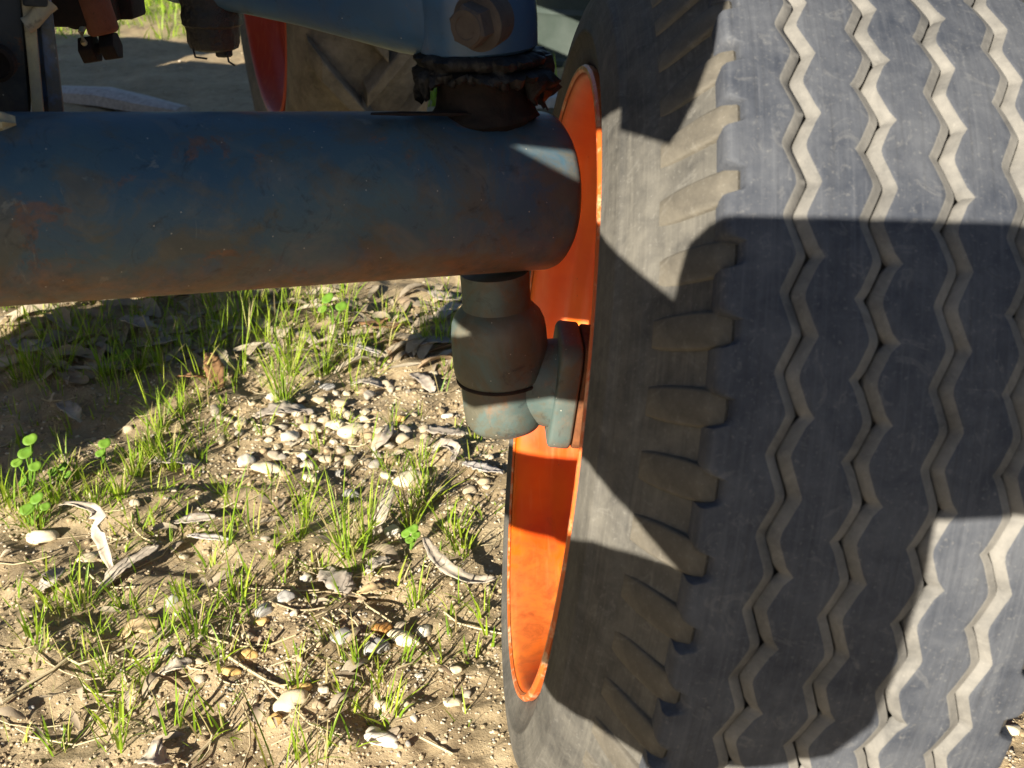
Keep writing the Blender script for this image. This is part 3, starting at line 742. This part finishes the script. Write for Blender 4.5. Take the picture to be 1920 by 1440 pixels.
# ------------------------------------------------------------------ loose things on the ground
def pix(x, y, z=0.):
    d = Vector((x, y, z - CAM_H)); dz = d.y * CP - d.z * SP
    return 960 + FPX * d.x / dz, 720 + FPX * (-d.y * SP - d.z * CP) / dz
def ell(px, py, cx, cy, rx, ry): return math.exp(-(((px - cx) / rx) ** 2 + ((py - cy) / ry) ** 2))
def peb_density(px, py):
    d = .16 + 1.0 * ell(px, py, 620, 800, 230, 100) + 1.2 * ell(px, py, 880, 870, 110, 130) + .55 * ell(px, py, 700, 1220, 260, 190) + .4 * ell(px, py, 1890, 1380, 70, 90) + .35 * ell(px, py, 480, 1250, 150, 120)
    d *= .35 + 1.3 * (float(vnoise(px * .012, py * .018)) + .5)
    return d
def peb_mesh(seed, sub):
    r_ = random.Random(seed); bm = bmesh.new(); bmesh.ops.create_icosphere(bm, subdivisions=sub, radius=1.0)
    sx, sy, sz = r_.uniform(.8, 1.15), r_.uniform(.6, .95), r_.uniform(.38, .7)
    k = [Vector((r_.uniform(-1, 1), r_.uniform(-1, 1), r_.uniform(-1, 1))).normalized() for _ in range(9)]; off = [r_.uniform(.55, .92) for _ in range(9)]
    for v in bm.verts:
        p = v.co.normalized(); rad = 1.0
        for kk, oo in zip(k, off):
            c_ = p.dot(kk)
            if c_ > oo: rad = min(rad, lerp(1.0, oo / c_, .92))
        rad *= 1 + .06 * math.sin(5 * p.x + 3 * p.y + seed) + .04 * math.sin(7 * p.z + 4 * p.x)
        v.co = Vector((p.x * rad * sx, p.y * rad * sy, p.z * rad * sz))
    return bm
PM = []
for i in range(10):
    bm = peb_mesh(i, 3 if i < 10 else 2); me = bpy.data.meshes.new('pebble_form'); bm.to_mesh(me); bm.free()
    me.polygons.foreach_set('use_smooth', [True] * len(me.polygons)); me.materials.append(M['stone']); PM.append(me)
placed = []
def stone(px, py, wpx, mat=None, label=None, idx=None, ar=1.0, sink=.38):
    p = on_ground(px, py); dist = (p - Vector((0, 0, CAM_H))).length; s_ = wpx / 2 * dist / FPX
    me = PM[idx if idx is not None else rng.randrange(10)]
    if mat: me = me.copy(); me.materials[0] = M[mat]
    o = bpy.data.objects.new('stone', me); COL.objects.link(o)
    o.location = (p.x, p.y, p.z + s_ * (.5 - sink)); o.scale = (s_ * ar, s_, s_); o.rotation_euler = (rng.uniform(-.25, .25), rng.uniform(-.25, .25), rng.uniform(-.5, .5) if ar != 1 else rng.uniform(0, 6.3))
    if not label:
        if py < 700: zone = 'shaded leaf litter behind the axle'
        elif px > 760 and py < 1010: zone = 'gravel beside the steering knuckle and tyre'
        elif px > 400 and py < 930: zone = 'dense gravel patch below the axle tube'
        elif px <= 400 and py < 1010: zone = 'grassy soil at the left edge of the sunlight'
        elif px > 450: zone = 'foreground soil just left of the tyre'
        else: zone = 'foreground soil at lower left'
    tag(o, label or 'small rounded pebble in the ' + zone, 'stone', 'named loose stones on the soil' if label else 'small pebbles in the ' + zone)
    placed.append((p.x, p.y, s_)); return o
named = [
 (545, 822, 40, 'whitestone', 'white rounded stone, brightest of the pebble cluster below the axle', 1.0),
 (462, 868, 44, 'whitestone', 'white stone at the left end of the pebble cluster', .9),
 (502, 880, 52, 'creamstone', 'flat cream stone below the white stones of the cluster', 1.1),
 (565, 857, 30, 'whitestone', 'small white stone between the cream stone and the bare soil', 1.0),
 (686, 790, 34, 'creamstone', 'round cream stone with a grass shoot behind it', .9),
 (660, 812, 46, 'creamstone', 'broad cream stone at the right side of the pebble cluster', 1.2),
 (630, 800, 36, 'creamstone', 'cream stone next to the broad one in the cluster', 1.0),
 (752, 788, 30, 'yellowstone', 'ochre stone above the grass tuft near the steering knuckle', 1.0),
 (612, 728, 32, 'greystone', 'pale grey angular stone above the pebble cluster', 1.2),
 (838, 782, 22, 'whitestone', 'small white pebble on a flat grey leaf beside the knuckle', 1.2),
 (716, 1182, 40, 'bandstone', 'orange-brown stone with dark bands', 1.0),
 (706, 1218, 56, 'greystone', 'large grey stone just below the banded orange one', 1.1),
 (640, 1195, 50, 'greystone', 'long grey stone left of the banded orange one', .8),
 (793, 1185, 44, 'whitestone', 'pale two-toned stone right of the banded orange one', .8),
 (760, 1202, 56, 'creamstone', 'long tilted cream stone by the two-toned stone', 1.5),
 (516, 1352, 36, 'yellowstone', 'upright yellow stone near the bottom edge', .75),
 (548, 1316, 50, 'creamstone', 'broad tan stone just above the yellow upright one', 1.3),
 (563, 1293, 38, 'yellowstone', 'flat yellowish stone leaning on a tan one', 1.3),
 (468, 1228, 34, 'yellowstone', 'bright yellow pebble beside a dry twig', 1.1),
 (432, 1262, 30, 'yellowstone', 'small tan-yellow chip on bare soil at lower centre', 1.4),
 (496, 1146, 40, 'greystone', 'grey-white stone with a dark shadow, mid foreground', 1.0),
 (536, 1122, 36, 'greystone', 'blue-grey stone touching the grey-white one', 1.2),
 (574, 1085, 28, 'whitestone', 'tall white pebble left of the big tuft', .8),
 (488, 1168, 26, 'yellowstone', 'orange pebble under the grey-white stone', 1.4),
 (720, 1325, 40, 'creamstone', 'cream stone with sharp shadow near the bottom edge', 1.1),
 (700, 1378, 36, 'whitestone', 'rounded pale stone in the lowest row of stones', 1.0),
 (718, 1388, 40, 'whitestone', 'long white stone leaning on the rounded pale one', 1.6),
 (742, 1398, 22, 'whitestone', 'small white pebble lowest of the stones', 1.0),
 (786, 1268, 20, 'whitestone', 'lone small white pebble on bare soil right of centre', 1.0),
 (850, 1260, 32, 'creamstone', 'cream pebble touching two smaller ones near the tyre', 1.1),
 (848, 1318, 30, 'creamstone', 'tan pebble half sunk in soil near the tyre', 1.2),
 (325, 1130, 34, 'greystone', 'pale stone behind thin grass left of centre', .8),
 (170, 1048, 40, 'creamstone', 'cream stone beside the tall curled leaf', 1.1),
 (75, 1008, 56, 'creamstone', 'long tan stone under the clover at the left', 1.4),
 (660, 932, 52, 'greystone', 'grey-veined upright stone behind the big tuft', .8),
 (735, 998, 38, 'whitestone', 'white stone at the foot of the torn upright leaf', .9),
 (770, 900, 50, 'creamstone', 'cream stone right of the torn upright leaf', 1.2),
 (1868, 1411, 30, 'yellowstone', 'ochre pebble on the ground right of the tyre', 1.0),
 (1908, 1140, 40, 'whitestone', 'white stone right of the tyre, upper one', 1.0),
 (1900, 1372, 34, 'creamstone', 'pale stone right of the tyre, lower one', 1.2),
]
for i, (px, py, wp_, mt, lb, ar_) in enumerate(named): stone(px, py, wp_, mt, lb, i % 10, ar_)
cnt = 0
while cnt < 200:
    px, py = rng.uniform(0, 950), rng.uniform(600, 1440)
    if rng.random() > peb_density(px, py) * .8: continue
    wpx = min(36, 13 * math.exp(rng.gauss(.2, .36)))
    p = on_ground(px, py); s_ = wpx / 2 * (p - Vector((0, 0, CAM_H))).length / FPX
    if any((p.x - a) ** 2 + (p.y - b) ** 2 < (.75 * (s_ + c_)) ** 2 for a, b, c_ in placed): continue
    stone(px, py, wpx, sink=rng.uniform(.1, .5)); cnt += 1
cnt = 0
while cnt < 60:      # the tight cluster of pale pebbles
    px, py = rng.gauss(590, 95), rng.gauss(815, 38)
    if not (400 < px < 800): continue
    wpx = rng.uniform(16, 34); p = on_ground(px, py); s_ = wpx / 2 * (p - Vector((0, 0, CAM_H))).length / FPX
    if any((p.x - a) ** 2 + (p.y - b) ** 2 < (.7 * (s_ + c_)) ** 2 for a, b, c_ in placed): continue
    stone(px, py, wpx, sink=rng.uniform(.15, .4)); cnt += 1
# finer gravel as one mass
base = []
for i in range(6):
    bm = peb_mesh(40 + i, 2 if i < 6 else 1); bm.verts.ensure_lookup_table()
    base.append((np.array([v.co[:] for v in bm.verts]), np.array([[v.index for v in f.verts] for f in bm.faces]))); bm.free()
VV, FF, off = [], [], 0
n_ = 0
while n_ < 7000:
    if rng.random() < .08: px, py = rng.uniform(1800, 1940), rng.uniform(1000, 1440)
    elif rng.random() < .12: px, py = rng.uniform(-20, 1100), rng.uniform(60, 600)
    else: px, py = rng.uniform(-20, 960), rng.uniform(560, 1460)
    if rng.random() > peb_density(px, py) + .10: continue
    p = on_ground(px, py); dist = (p - Vector((0, 0, CAM_H))).length
    s_ = rng.uniform(2.0, 7.0) / 2 * dist / FPX * 1.3
    v0, f0 = base[rng.randrange(6)]; a = rng.uniform(0, 6.28); ca, sa = math.cos(a), math.sin(a)
    q = v0 * s_ * np.array([1, 1, rng.uniform(.7, 1.2)]); q = np.stack([q[:, 0] * ca - q[:, 1] * sa + p.x, q[:, 0] * sa + q[:, 1] * ca + p.y, q[:, 2] + p.z + s_ * .2], -1)
    VV.append(q); FF.append(f0 + off); off += len(q); n_ += 1
def mass(name, V, F, mat, label, cat):
    me = bpy.data.meshes.new(name); V = np.concatenate(V); F = np.concatenate(F); k = F.shape[1]
    me.vertices.add(len(V)); me.vertices.foreach_set('co', V.ravel())
    me.loops.add(F.size); me.loops.foreach_set('vertex_index', F.ravel().astype(np.int32))
    me.polygons.add(len(F)); me.polygons.foreach_set('loop_start', np.arange(0, F.size, k, dtype=np.int32))
    me.polygons.foreach_set('use_smooth', np.ones(len(F), bool)); me.update(calc_edges=True); me.materials.append(M[mat])
    o = bpy.data.objects.new(name, me); COL.objects.link(o); return tag(o, label, cat, kind='stuff')
mass('gravel', VV, FF, 'pebble', 'fine pale gravel and grit strewn over the soil', 'gravel')

CV, CF, off = [], [], 0
n_ = 0
while n_ < 6500:
    if rng.random() < .1: px, py = rng.uniform(1800, 1940), rng.uniform(1000, 1440)
    else: px, py = rng.uniform(-20, 960), rng.uniform(545, 1460)
    if rng.random() > .25 + 1.3 * (float(fbm(px * .008 + 5, py * .012 + 2, 2)) + .3): continue
    p = on_ground(px, py); dist = (p - Vector((0, 0, CAM_H))).length
    s_ = min(18, 4.0 * math.exp(rng.gauss(0, .55))) / 2 * dist / FPX * 1.3
    v0, f0 = base[rng.randrange(6)]; a = rng.uniform(0, 6.28); ca, sa = math.cos(a), math.sin(a)
    q = v0 * s_ * np.array([1, 1, rng.uniform(.6, 1.3)]) * (1 + .35 * (nrg.rand(len(v0), 1) - .5))
    q = np.stack([q[:, 0] * ca - q[:, 1] * sa + p.x, q[:, 0] * sa + q[:, 1] * ca + p.y, q[:, 2] + p.z + s_ * .1], -1)
    CV.append(q); CF.append(f0 + off); off += len(q); n_ += 1
mass('soil_crumbs', CV, CF, 'soil', 'small crumbs and clods of dry soil', 'soil')

# grass
GV, GF, goff = [], [], 0
def blade(p, h, az, lean, w_, curve, seg=5):
    global goff
    d = np.array([math.cos(az), math.sin(az), 0]); sd_ = np.array([-math.sin(az + rng.uniform(-.8, .8)), math.cos(az + rng.uniform(-.8, .8)), 0])
    t_ = np.linspace(0, 1, seg + 1); ang = lean + curve * t_
    dl = h / seg; pos = [np.array(p[:])]
    for i in range(seg):
        a = lean + curve * (i + .5) / seg; pos.append(pos[-1] + dl * (d * math.sin(a) + np.array([0, 0, math.cos(a)])))
    ws = w_ * np.array([.8, 1, .95, .8, .5, .06])[:seg + 1]
    V = np.concatenate([np.stack([q - sd_ * a, q + sd_ * a]) for q, a in zip(pos, ws)])
    F = np.array([[2 * i, 2 * i + 1, 2 * i + 3, 2 * i + 2] for i in range(seg)]) + goff
    GV.append(V); GF.append(F); goff += len(V)
def tuft(px, py, n, h, spread=.012, lean=.35):
    c_ = on_ground(px, py)
    for _ in range(n):
        r_ = spread * math.sqrt(rng.random()); a = rng.uniform(0, 6.28); x, y = c_.x + r_ * math.cos(a), c_.y + r_ * math.sin(a)
        blade((x, y, gzf(x, y) - .003), h * rng.uniform(.45, 1.1), a + rng.uniform(-.7, .7), abs(rng.gauss(0, lean)), rng.uniform(.0006, .0013), abs(rng.gauss(.3, .45)))
for px, py, n, h in ((530, 752, 46, .125), (545, 700, 30, .12), (605, 705, 28, .12), (450, 700, 14, .12), (655, 690, 10, .08), (600, 600, 24, .08), (480, 590, 26, .07), (120, 690, 26, .11), (60, 700, 26, .10), (200, 710, 30, .08), (260, 700, 36, .07),
        (300, 700, 20, .08), (170, 640, 20, .09), (335, 780, 26, .07), (300, 800, 26, .07), (250, 890, 34, .065), (320, 880, 40, .075), (285, 850, 40, .07), (180, 950, 24, .06), (30, 965, 26, .08), (5, 940, 22, .09), (100, 935, 30, .06), (60, 990, 24, .06), (130, 900, 30, .06), (375, 860, 16, .06), (225, 930, 26, .05),
        (424, 1024, 9, .12), (472, 1004, 9, .10), (560, 1010, 20, .075), (575, 980, 10, .10), (648, 1036, 30, .10), (690, 1015, 26, .105), (668, 1060, 18, .08), (640, 990, 12, .09), (768, 985, 26, .10), (795, 940, 20, .08), (850, 1010, 22, .065), (868, 1040, 14, .06), (838, 990, 10, .05),
        (780, 1136, 14, .06), (852, 1142, 9, .07), (905, 1154, 12, .05), (668, 1244, 18, .075), (655, 1228, 6, .06), (722, 876, 18, .045), (785, 868, 24, .055), (752, 880, 12, .04), (888, 822, 18, .05), (442, 826, 10, .055), (690, 838, 4, .06), (738, 800, 12, .055), (628, 790, 10, .04), (700, 700, 12, .04), (840, 700, 10, .035),
        (152, 1138, 12, .075), (65, 1205, 8, .06), (115, 1150, 8, .06), (240, 1140, 18, .055), (300, 1196, 14, .06), (368, 1190, 22, .07), (440, 1130, 14, .065), (350, 1130, 10, .05), (205, 1266, 9, .075), (250, 1290, 8, .06), (112, 1405, 12, .055), (220, 1395, 14, .065), (320, 1370, 6, .06), (408, 1372, 5, .07), (520, 1450, 6, .10), (592, 1440, 6, .085), (556, 1440, 4, .07), (604, 1290, 4, .035), (555, 1240, 5, .03), (830, 1230, 8, .05), (880, 1240, 8, .04), (860, 1330, 3, .03), (30, 1130, 8, .05), (420, 1230, 6, .04), (530, 1090, 6, .05), (90, 1080, 6, .04)):
    tuft(px, py, int(n * 1.1), h)
for _ in range(230):      # weeds and grass behind the axle
    px, py = rng.uniform(0, 860), rng.uniform(545, 760)
    if rng.random() < .25 + .75 * (px < 420) or py < 690: tuft(px, py, rng.randrange(4, 14), rng.uniform(.04, .10), .02)
for _ in range(640):
    px, py = rng.uniform(0, 935), rng.uniform(760, 1440)
    g_ = .16 + 1.1 * ell(px, py, 190, 880, 250, 110) + .5 * ell(px, py, 640, 1000, 250, 120) + .35 * ell(px, py, 250, 1180, 260, 110) + .3 * (vnoise(px * .01, py * .013) > .12)
    if rng.random() < g_: tuft(px, py, rng.randrange(2, 10), rng.uniform(.018, .055), .012, .6)
for _ in range(260):      # weeds beyond the rear wheel
    px, py = rng.uniform(770, 1045), rng.uniform(40, 200)
    p = at(px, py, Z=0); p.z = gzf(p.x, p.y)
    for _ in range(7): blade((p.x + rng.uniform(-.05, .05), p.y + rng.uniform(-.05, .05), p.z - .01), rng.uniform(.05, .14), rng.uniform(0, 6.28), rng.uniform(0, .6), .003, .5)
for _ in range(900):      # lawn at the far side of the track
    p = Vector((rng.uniform(-4.2, 1.6), rng.uniform(6.0, 9.5), 0)); p.z = gzf(p.x, p.y)
    for _ in range(6): blade((p.x + rng.uniform(-.1, .1), p.y + rng.uniform(-.1, .1), p.z - .01), rng.uniform(.06, .16), rng.uniform(0, 6.28), rng.uniform(0, .6), .004, .5)
mass('grass', GV, GF, 'grass', 'thin bright green grass shoots growing from the soil', 'grass')

# straw, grass stalks and leaf scraps
SV, SF, so_ = [], [], 0
for _ in range(150):
    px, py = rng.uniform(0, 940), rng.uniform(560, 1440)
    p = on_ground(px, py); L = rng.uniform(.02, .10) * (1.2 if py > 1000 else .9); a = rng.gauss(.6, .8); r_ = rng.uniform(.0005, .0013)
    ring = []
    for i in range(5):
        q = i / 4 - .5; x = p.x + math.cos(a + .5 * q) * L * q; y = p.y + math.sin(a + .5 * q) * L * q; z = gzf(x, y) + r_ + .002 + .008 * max(0, q) * rng.random()
        nx, ny = -math.sin(a), math.cos(a)
        ring += [[x + nx * r_, y + ny * r_, z], [x, y, z + r_], [x - nx * r_, y - ny * r_, z], [x, y, z - r_]]
    SV.append(np.array(ring)); SF.append(np.array([[4 * i + j, 4 * i + (j + 1) % 4, 4 * i + 4 + (j + 1) % 4, 4 * i + 4 + j] for i in range(4) for j in range(4)]) + so_); so_ += len(ring)
mass('dry_straw', SV, SF, 'straw', 'scattered dry straw stalks on the soil', 'straw')
def leaf_grid(path, wid, cup=.25, twist=0., n=9, m_=4, ragged=0.):
    """leaf blade along a 3D path; returns verts, quads"""
    P = [Vector(p) for p in path]; k = len(P) - 1; V = []
    def cat(t_):
        i = min(int(t_), k - 1); f_ = t_ - i; p0, p1, p2, p3 = P[max(i - 1, 0)], P[i], P[i + 1], P[min(i + 2, k)]
        return .5 * ((2 * p1) + (p2 - p0) * f_ + (2 * p0 - 5 * p1 + 4 * p2 - p3) * f_ ** 2 + (3 * p1 - p0 - 3 * p2 + p3) * f_ ** 3)
    for i in range(n + 1):
        t_ = i / n * k; p = cat(t_); d = (cat(min(t_ + .05, k)) - cat(max(t_ - .05, 0))).normalized()
        s_ = d.cross(Vector((0, 0, 1)));  s_ = s_.normalized() if s_.length > .05 else Vector((1, 0, 0))
        s_ = Matrix.Rotation(twist * i / n, 3, d) @ s_; u_ = s_.cross(d)
        ww = wid * (math.sin(math.pi * (.06 + .90 * i / n)) ** .75) * (1 + ragged * rng.uniform(-1, 1))
        for j in range(m_ + 1):
            q = (j / m_ - .5) * 2; V.append(p + s_ * ww * q + u_ * ww * cup * (q * q) * 1.6)
    F = [(i * (m_ + 1) + j, i * (m_ + 1) + j + 1, (i + 1) * (m_ + 1) + j + 1, (i + 1) * (m_ + 1) + j) for i in range(n) for j in range(m_)]
    return V, F
def leaf(pts, wid, mat, label, cup=.25, twist=0., cat='leaf', ragged=.17, name='dead_leaf', group=None):
    path = [on_ground(px, py, dz) for px, py, dz in pts]
    # raised points are pulled towards the viewer's side so that the height shows where it stands
    path = []
    for px, py, dz in pts:
        b = on_ground(px, py); q = at(px, py, Z=b.z + dz); path.append(Vector((q.x, q.y, max(gzf(q.x, q.y) + .002, b.z + dz))))
    m = MB(); V, F = leaf_grid(path, wid * .88, cup * .55, twist, 16, 4, ragged); V = [v + Vector((rng.gauss(0, 1), rng.gauss(0, 1), rng.gauss(0, 1))) * wid * .07 for v in V]; m.add(V, F)
    o = m.build(name, M[mat], sharp=R(60)); sd_ = o.modifiers.new('thickness', 'SOLIDIFY'); sd_.thickness = .0009
    tag(o, label, cat, group); return o
for a in (
 ([(116, 946, .035), (150, 948, .055), (184, 962, .058), (186, 1000, .045), (200, 1040, .025), (212, 1072, .006)], .0105, 'paleleaf', 'tall bleached leaf curled upright like a ribbon, left foreground', .5, .5),
 ([(296, 1024, .02), (262, 1046, .015), (222, 1072, .010), (188, 1112, .002)], .013, 'paleleaf', 'pale folded leaf meeting the foot of the upright curled one', .35, .3),
 ([(70, 1112, .004), (95, 1085, .015), (116, 1064, .004)], .013, 'greyleaf', 'small grey leaf on bare soil left of the folded leaf', .3, .2),
 ([(320, 982, .004), (360, 975, .016), (405, 970, .02)], .010, 'greyleaf', 'grey frayed leaf behind the two thin shoots', .4, .3),
 ([(352, 1004, .003), (385, 1008, .010), (430, 1012, .003)], .007, 'bark', 'thin splinter of grey bark below the frayed leaf', .3, .1),
 ([(798, 1010, .03), (815, 1044, .028), (845, 1072, .02), (885, 1090, .014), (930, 1084, .016)], .011, 'paleleaf', 'long curved strip of pale bark ending at the tyre', .55, .2),
 ([(736, 915, .05), (722, 950, .045), (712, 985, .03), (700, 1005, .006)], .012, 'paleleaf', 'torn pale leaf standing upright among the grass', .3, .9),
 ([(735, 1050, .012), (705, 1060, .012), (690, 1075, .003)], .012, 'paleleaf', 'small pale curled leaf below the upright torn one', .5, .2),
 ([(612, 1066, .002), (630, 1085, .012), (660, 1110, .004)], .020, 'greyleaf', 'broad grey leaf lying flat below the big tuft', .15, .1),
 ([(668, 1115, .003), (700, 1104, .012), (738, 1100, .003)], .011, 'tanleaf', 'tan leaf next to the broad grey one', .3, .1),
 ([(410, 730, .006), (402, 690, .02), (390, 662, .03)], .018, 'brownleaf', 'brown upright leaf at the edge of the shade', .2, .2),
 ([(335, 706, .006), (358, 704, .016), (388, 708, .004)], .012, 'brownleaf', 'orange-brown leaf lying beside the upright brown one', .4, 0),
 ([(636, 646, .006), (672, 652, .014), (712, 664, .012)], .009, 'bark', 'grey strip of bark at the shade edge below the axle', .5, 0),
 ([(762, 646, .01), (800, 640, .014), (850, 640, .006)], .018, 'greyleaf', 'broad grey leaf just left of the kingpin housing', .2, 0),
 ([(280, 868, .004), (330, 862, .012), (378, 872, .003)], .016, 'greyleaf', 'weathered grey leaf left of the white pebbles', .3, .2),
 ([(20, 640, .01), (60, 654, .02), (95, 640, .004)], .026, 'greyleaf', 'large grey leaf in the shade at the left edge', .3, 0),
 ([(225, 596, .02), (260, 606, .03), (300, 618, .008)], .026, 'greyleaf', 'brown-grey leaf in the shade under the axle', .35, 0),
 ([(265, 650, .004), (300, 642, .016), (330, 632, .006)], .020, 'greyleaf', 'pale scrap of leaf below the brown-grey one in the shade', .3, 0),
 ([(110, 755, .004), (135, 770, .02), (152, 792, .004)], .014, 'paleleaf', 'bluish white leaf in the shade above the clover', .4, .3),
 ([(680, 600, .004), (720, 608, .014), (770, 602, .004)], .030, 'brownleaf', 'dull mauve-brown leaf in the shade right of centre', .15, 0),
 ([(810, 545, .004), (840, 560, .012), (866, 556, .004)], .024, 'greyleaf', 'grey leaf in the shade beside the kingpin neck', .2, 0),
 ([(820, 605, .004), (835, 585, .02), (862, 566, .004)], .014, 'greyleaf', 'narrow grey leaf standing on edge beside the kingpin housing', .4, .6),
 ([(812, 850, .004), (832, 836, .012), (856, 846, .010), (850, 866, .004)], .011, 'greyleaf', 'dark curled leaf with a black hollow near the knuckle', .8, .4),
 ([(790, 800, .003), (830, 808, .008), (872, 812, .003)], .014, 'greyleaf', 'flat grey leaf under the steering knuckle', .1, 0),
 ([(868, 868, .004), (905, 878, .008), (944, 886, .004)], .012, 'bark', 'pale cracked bark piece lying beside the tyre', .3, 0),
 ([(480, 780, .004), (530, 766, .012), (590, 772, .004)], .020, 'greyleaf', 'wide grey leaf at the top of the pebble cluster', .15, 0),
 ([(660, 720, .003), (690, 716, .012), (720, 726, .003)], .016, 'greyleaf', 'small grey leaf in sunlight above the round cream stone', .3, 0),
 ([(770, 700, .003), (795, 712, .012), (812, 735, .003)], .013, 'greyleaf', 'twisted mauve leaf in sunlight left of the housing', .3, .4),
 ([(700, 845, .003), (725, 818, .012), (735, 790, .004)], .008, 'greyleaf', 'slim brown-grey leaf leaning across the pebbles', .4, .2),
 ([(230, 1190, .003), (262, 1170, .010), (292, 1182, .003)], .018, 'tanleaf', 'round tan leaf flat on soil in left foreground', .1, 0),
 ([(300, 1262, .003), (330, 1250, .010), (362, 1238, .003)], .010, 'paleleaf', 'pale narrow leaf near a grass shadow, lower left', .4, .2),
 ([(265, 1425, .004), (290, 1418, .014), (318, 1430, .003)], .016, 'paleleaf', 'white crumpled leaf at the bottom edge', .5, .3),
): leaf(*a)
LV, LF, lo_ = [], [], 0
for _ in range(300):
    if rng.random() < .75: px, py = rng.uniform(0, 870), rng.uniform(540, 700)
    else: px, py = rng.uniform(0, 930), rng.uniform(690, 1420)
    p = on_ground(px, py); L = rng.uniform(.012, .04) * (1.2 if py < 700 else .5); a = rng.uniform(0, 6.28); d = Vector((math.cos(a), math.sin(a), 0)) * L
    h_ = rng.uniform(.0, .014)
    V, F = leaf_grid([Vector((q.x, q.y, gzf(q.x, q.y) + .003 + dz)) for q, dz in ((p - d, .0), (p, h_), (p + d, rng.uniform(0, .008)))], L * rng.uniform(.18, .42), rng.uniform(-.2, .5), rng.uniform(-.6, .6), 5, 2, .15)
    LV.append(np.array([v[:] for v in V])); LF.append(np.array(F) + lo_); lo_ += len(V)
mass('leaf_litter', LV, LF, 'litter', 'broken scraps of dead leaves scattered on the soil', 'leaf litter')
# twigs
for pts, r_, lb in (
 ([(250, 1215), (200, 1235), (150, 1252), (128, 1240)], .0016, 'pale dry stalk lying across bare soil in the left foreground'),
 ([(425, 1235), (460, 1258), (500, 1282), (536, 1296)], .0018, 'straight dry twig pointing at the flat yellowish stone'),
 ([(494, 1284), (508, 1302), (524, 1318)], .0013, 'short dry stalk forking from the straight twig'),
 ([(0, 1330), (50, 1292), (100, 1262), (134, 1236)], .0015, 'long thin stalk running from the left edge, lower left'),
 ([(352, 1440), (372, 1420), (396, 1400)], .0016, 'whitish stalk at the bottom edge beneath a dark hollow'),
 ([(788, 1388), (815, 1402), (850, 1420)], .0013, 'thin twig beside the lowest white pebbles'),
 ([(560, 1440), (590, 1408), (610, 1392)], .0010, 'fine dry stem at the bottom edge by two green blades'),
 ([(640, 900), (672, 872), (694, 846)], .0014, 'dark thin stem slanting over the bare patch below the pebbles')):
    m = MB(); m.tube([on_ground(px, py, r_ + .003) for px, py in pts], r_, 6); tag(m.build('twig', M['straw']), lb, 'twig')
# broad-leaved seedlings
def sprout(px, py, leaves, label):
    b = on_ground(px, py); o = empty('clover_seedling', b, label, 'seedling', 'broad-leaved seedlings')
    for lx, ly, h_, rad in leaves:
        c_ = at(lx, ly, Y=b.y - .004); m = MB(); m.tube([b, (b + c_) / 2 + Vector((.004, 0, .006)), c_], [.0016, .0013, .0011], 6); m.build('stem', M['clover'], o)
        m = MB(); n_ = 16; nrm = Vector((rng.uniform(-.3, .3), -.55, .8)).normalized(); X = nrm.orthogonal().normalized(); Y = nrm.cross(X)
        V = [c_]; F = []
        for k, q in enumerate((.5, 1.0)):
            for j in range(n_):
                a = 2 * math.pi * j / n_; rr = rad * .82 * q * (1 - .25 * max(0, math.cos(a - 1.2)) ** 8 * q); V.append(c_ + X * math.cos(a) * rr + Y * math.sin(a) * rr * .85 + nrm * (.16 * rad * q * q))
        for j in range(n_):
            F.append((0, 1 + j, 1 + (j + 1) % n_)); F.append((1 + j, 1 + n_ + j, 1 + n_ + (j + 1) % n_, 1 + (j + 1) % n_))
        m.add(V, F); l_ = m.build('leaf', M['clover'], o, sharp=R(80)); l_.modifiers.new('thickness', 'SOLIDIFY').thickness = .0008
sprout(55, 930, [(57, 825, 0, .0125), (48, 850, 0, .013), (32, 868, 0, .010), (66, 875, 0, .011), (44, 905, 0, .009)], 'bright green round-leaved seedling at the left edge of the sunlight')
sprout(190, 880, [(196, 832, 0, .0115), (188, 850, 0, .009)], 'single pale green seedling with two round leaves beside the grass band')
sprout(60, 985, [(70, 935, 0, .012), (52, 955, 0, .013), (85, 950, 0, .009)], 'low green seedling above the long tan stone at the left')
sprout(115, 905, [(118, 875, 0, .009), (100, 885, 0, .010), (128, 890, 0, .008)], 'small clover tangled in the grass band at the left')
sprout(770, 1030, [(762, 1000, 0, .009), (775, 992, 0, .009), (768, 1012, 0, .008), (780, 1003, 0, .008)], 'curly dark green seedling beside the torn upright leaf')
sprout(625, 610, [(615, 560, 0, .016), (640, 575, 0, .015), (605, 580, 0, .012)], 'dark leafy seedling in the shade under the axle')
sprout(235, 690, [(238, 665, 0, .014), (215, 672, 0, .011), (255, 680, 0, .011)], 'green clover patch in the shade left of centre')
sprout(650, 1090, [(649, 1078, 0, .007)], 'tiny round green leaf beside the broad grey leaf')
# straw caught in the rim
m = MB()
for _ in range(16):
    c_ = wp(.035 + rng.uniform(-.018, .02), .245, R(rng.uniform(-158, -144))); d = Vector((rng.uniform(-1, 1), rng.uniform(-.6, .6), rng.uniform(-.2, .5))).normalized() * rng.uniform(.006, .022)
    c_ = c_ + Vector((0, -.004, .006)); m.tube([c_ - d, c_ + Vector((0, -.002, .003)), c_ + d], rng.uniform(.0004, .0009), 5)
tag(m.build('straw_wisp', M['straw']), 'wisp of dry straw caught inside the orange rim of the front wheel', 'straw')
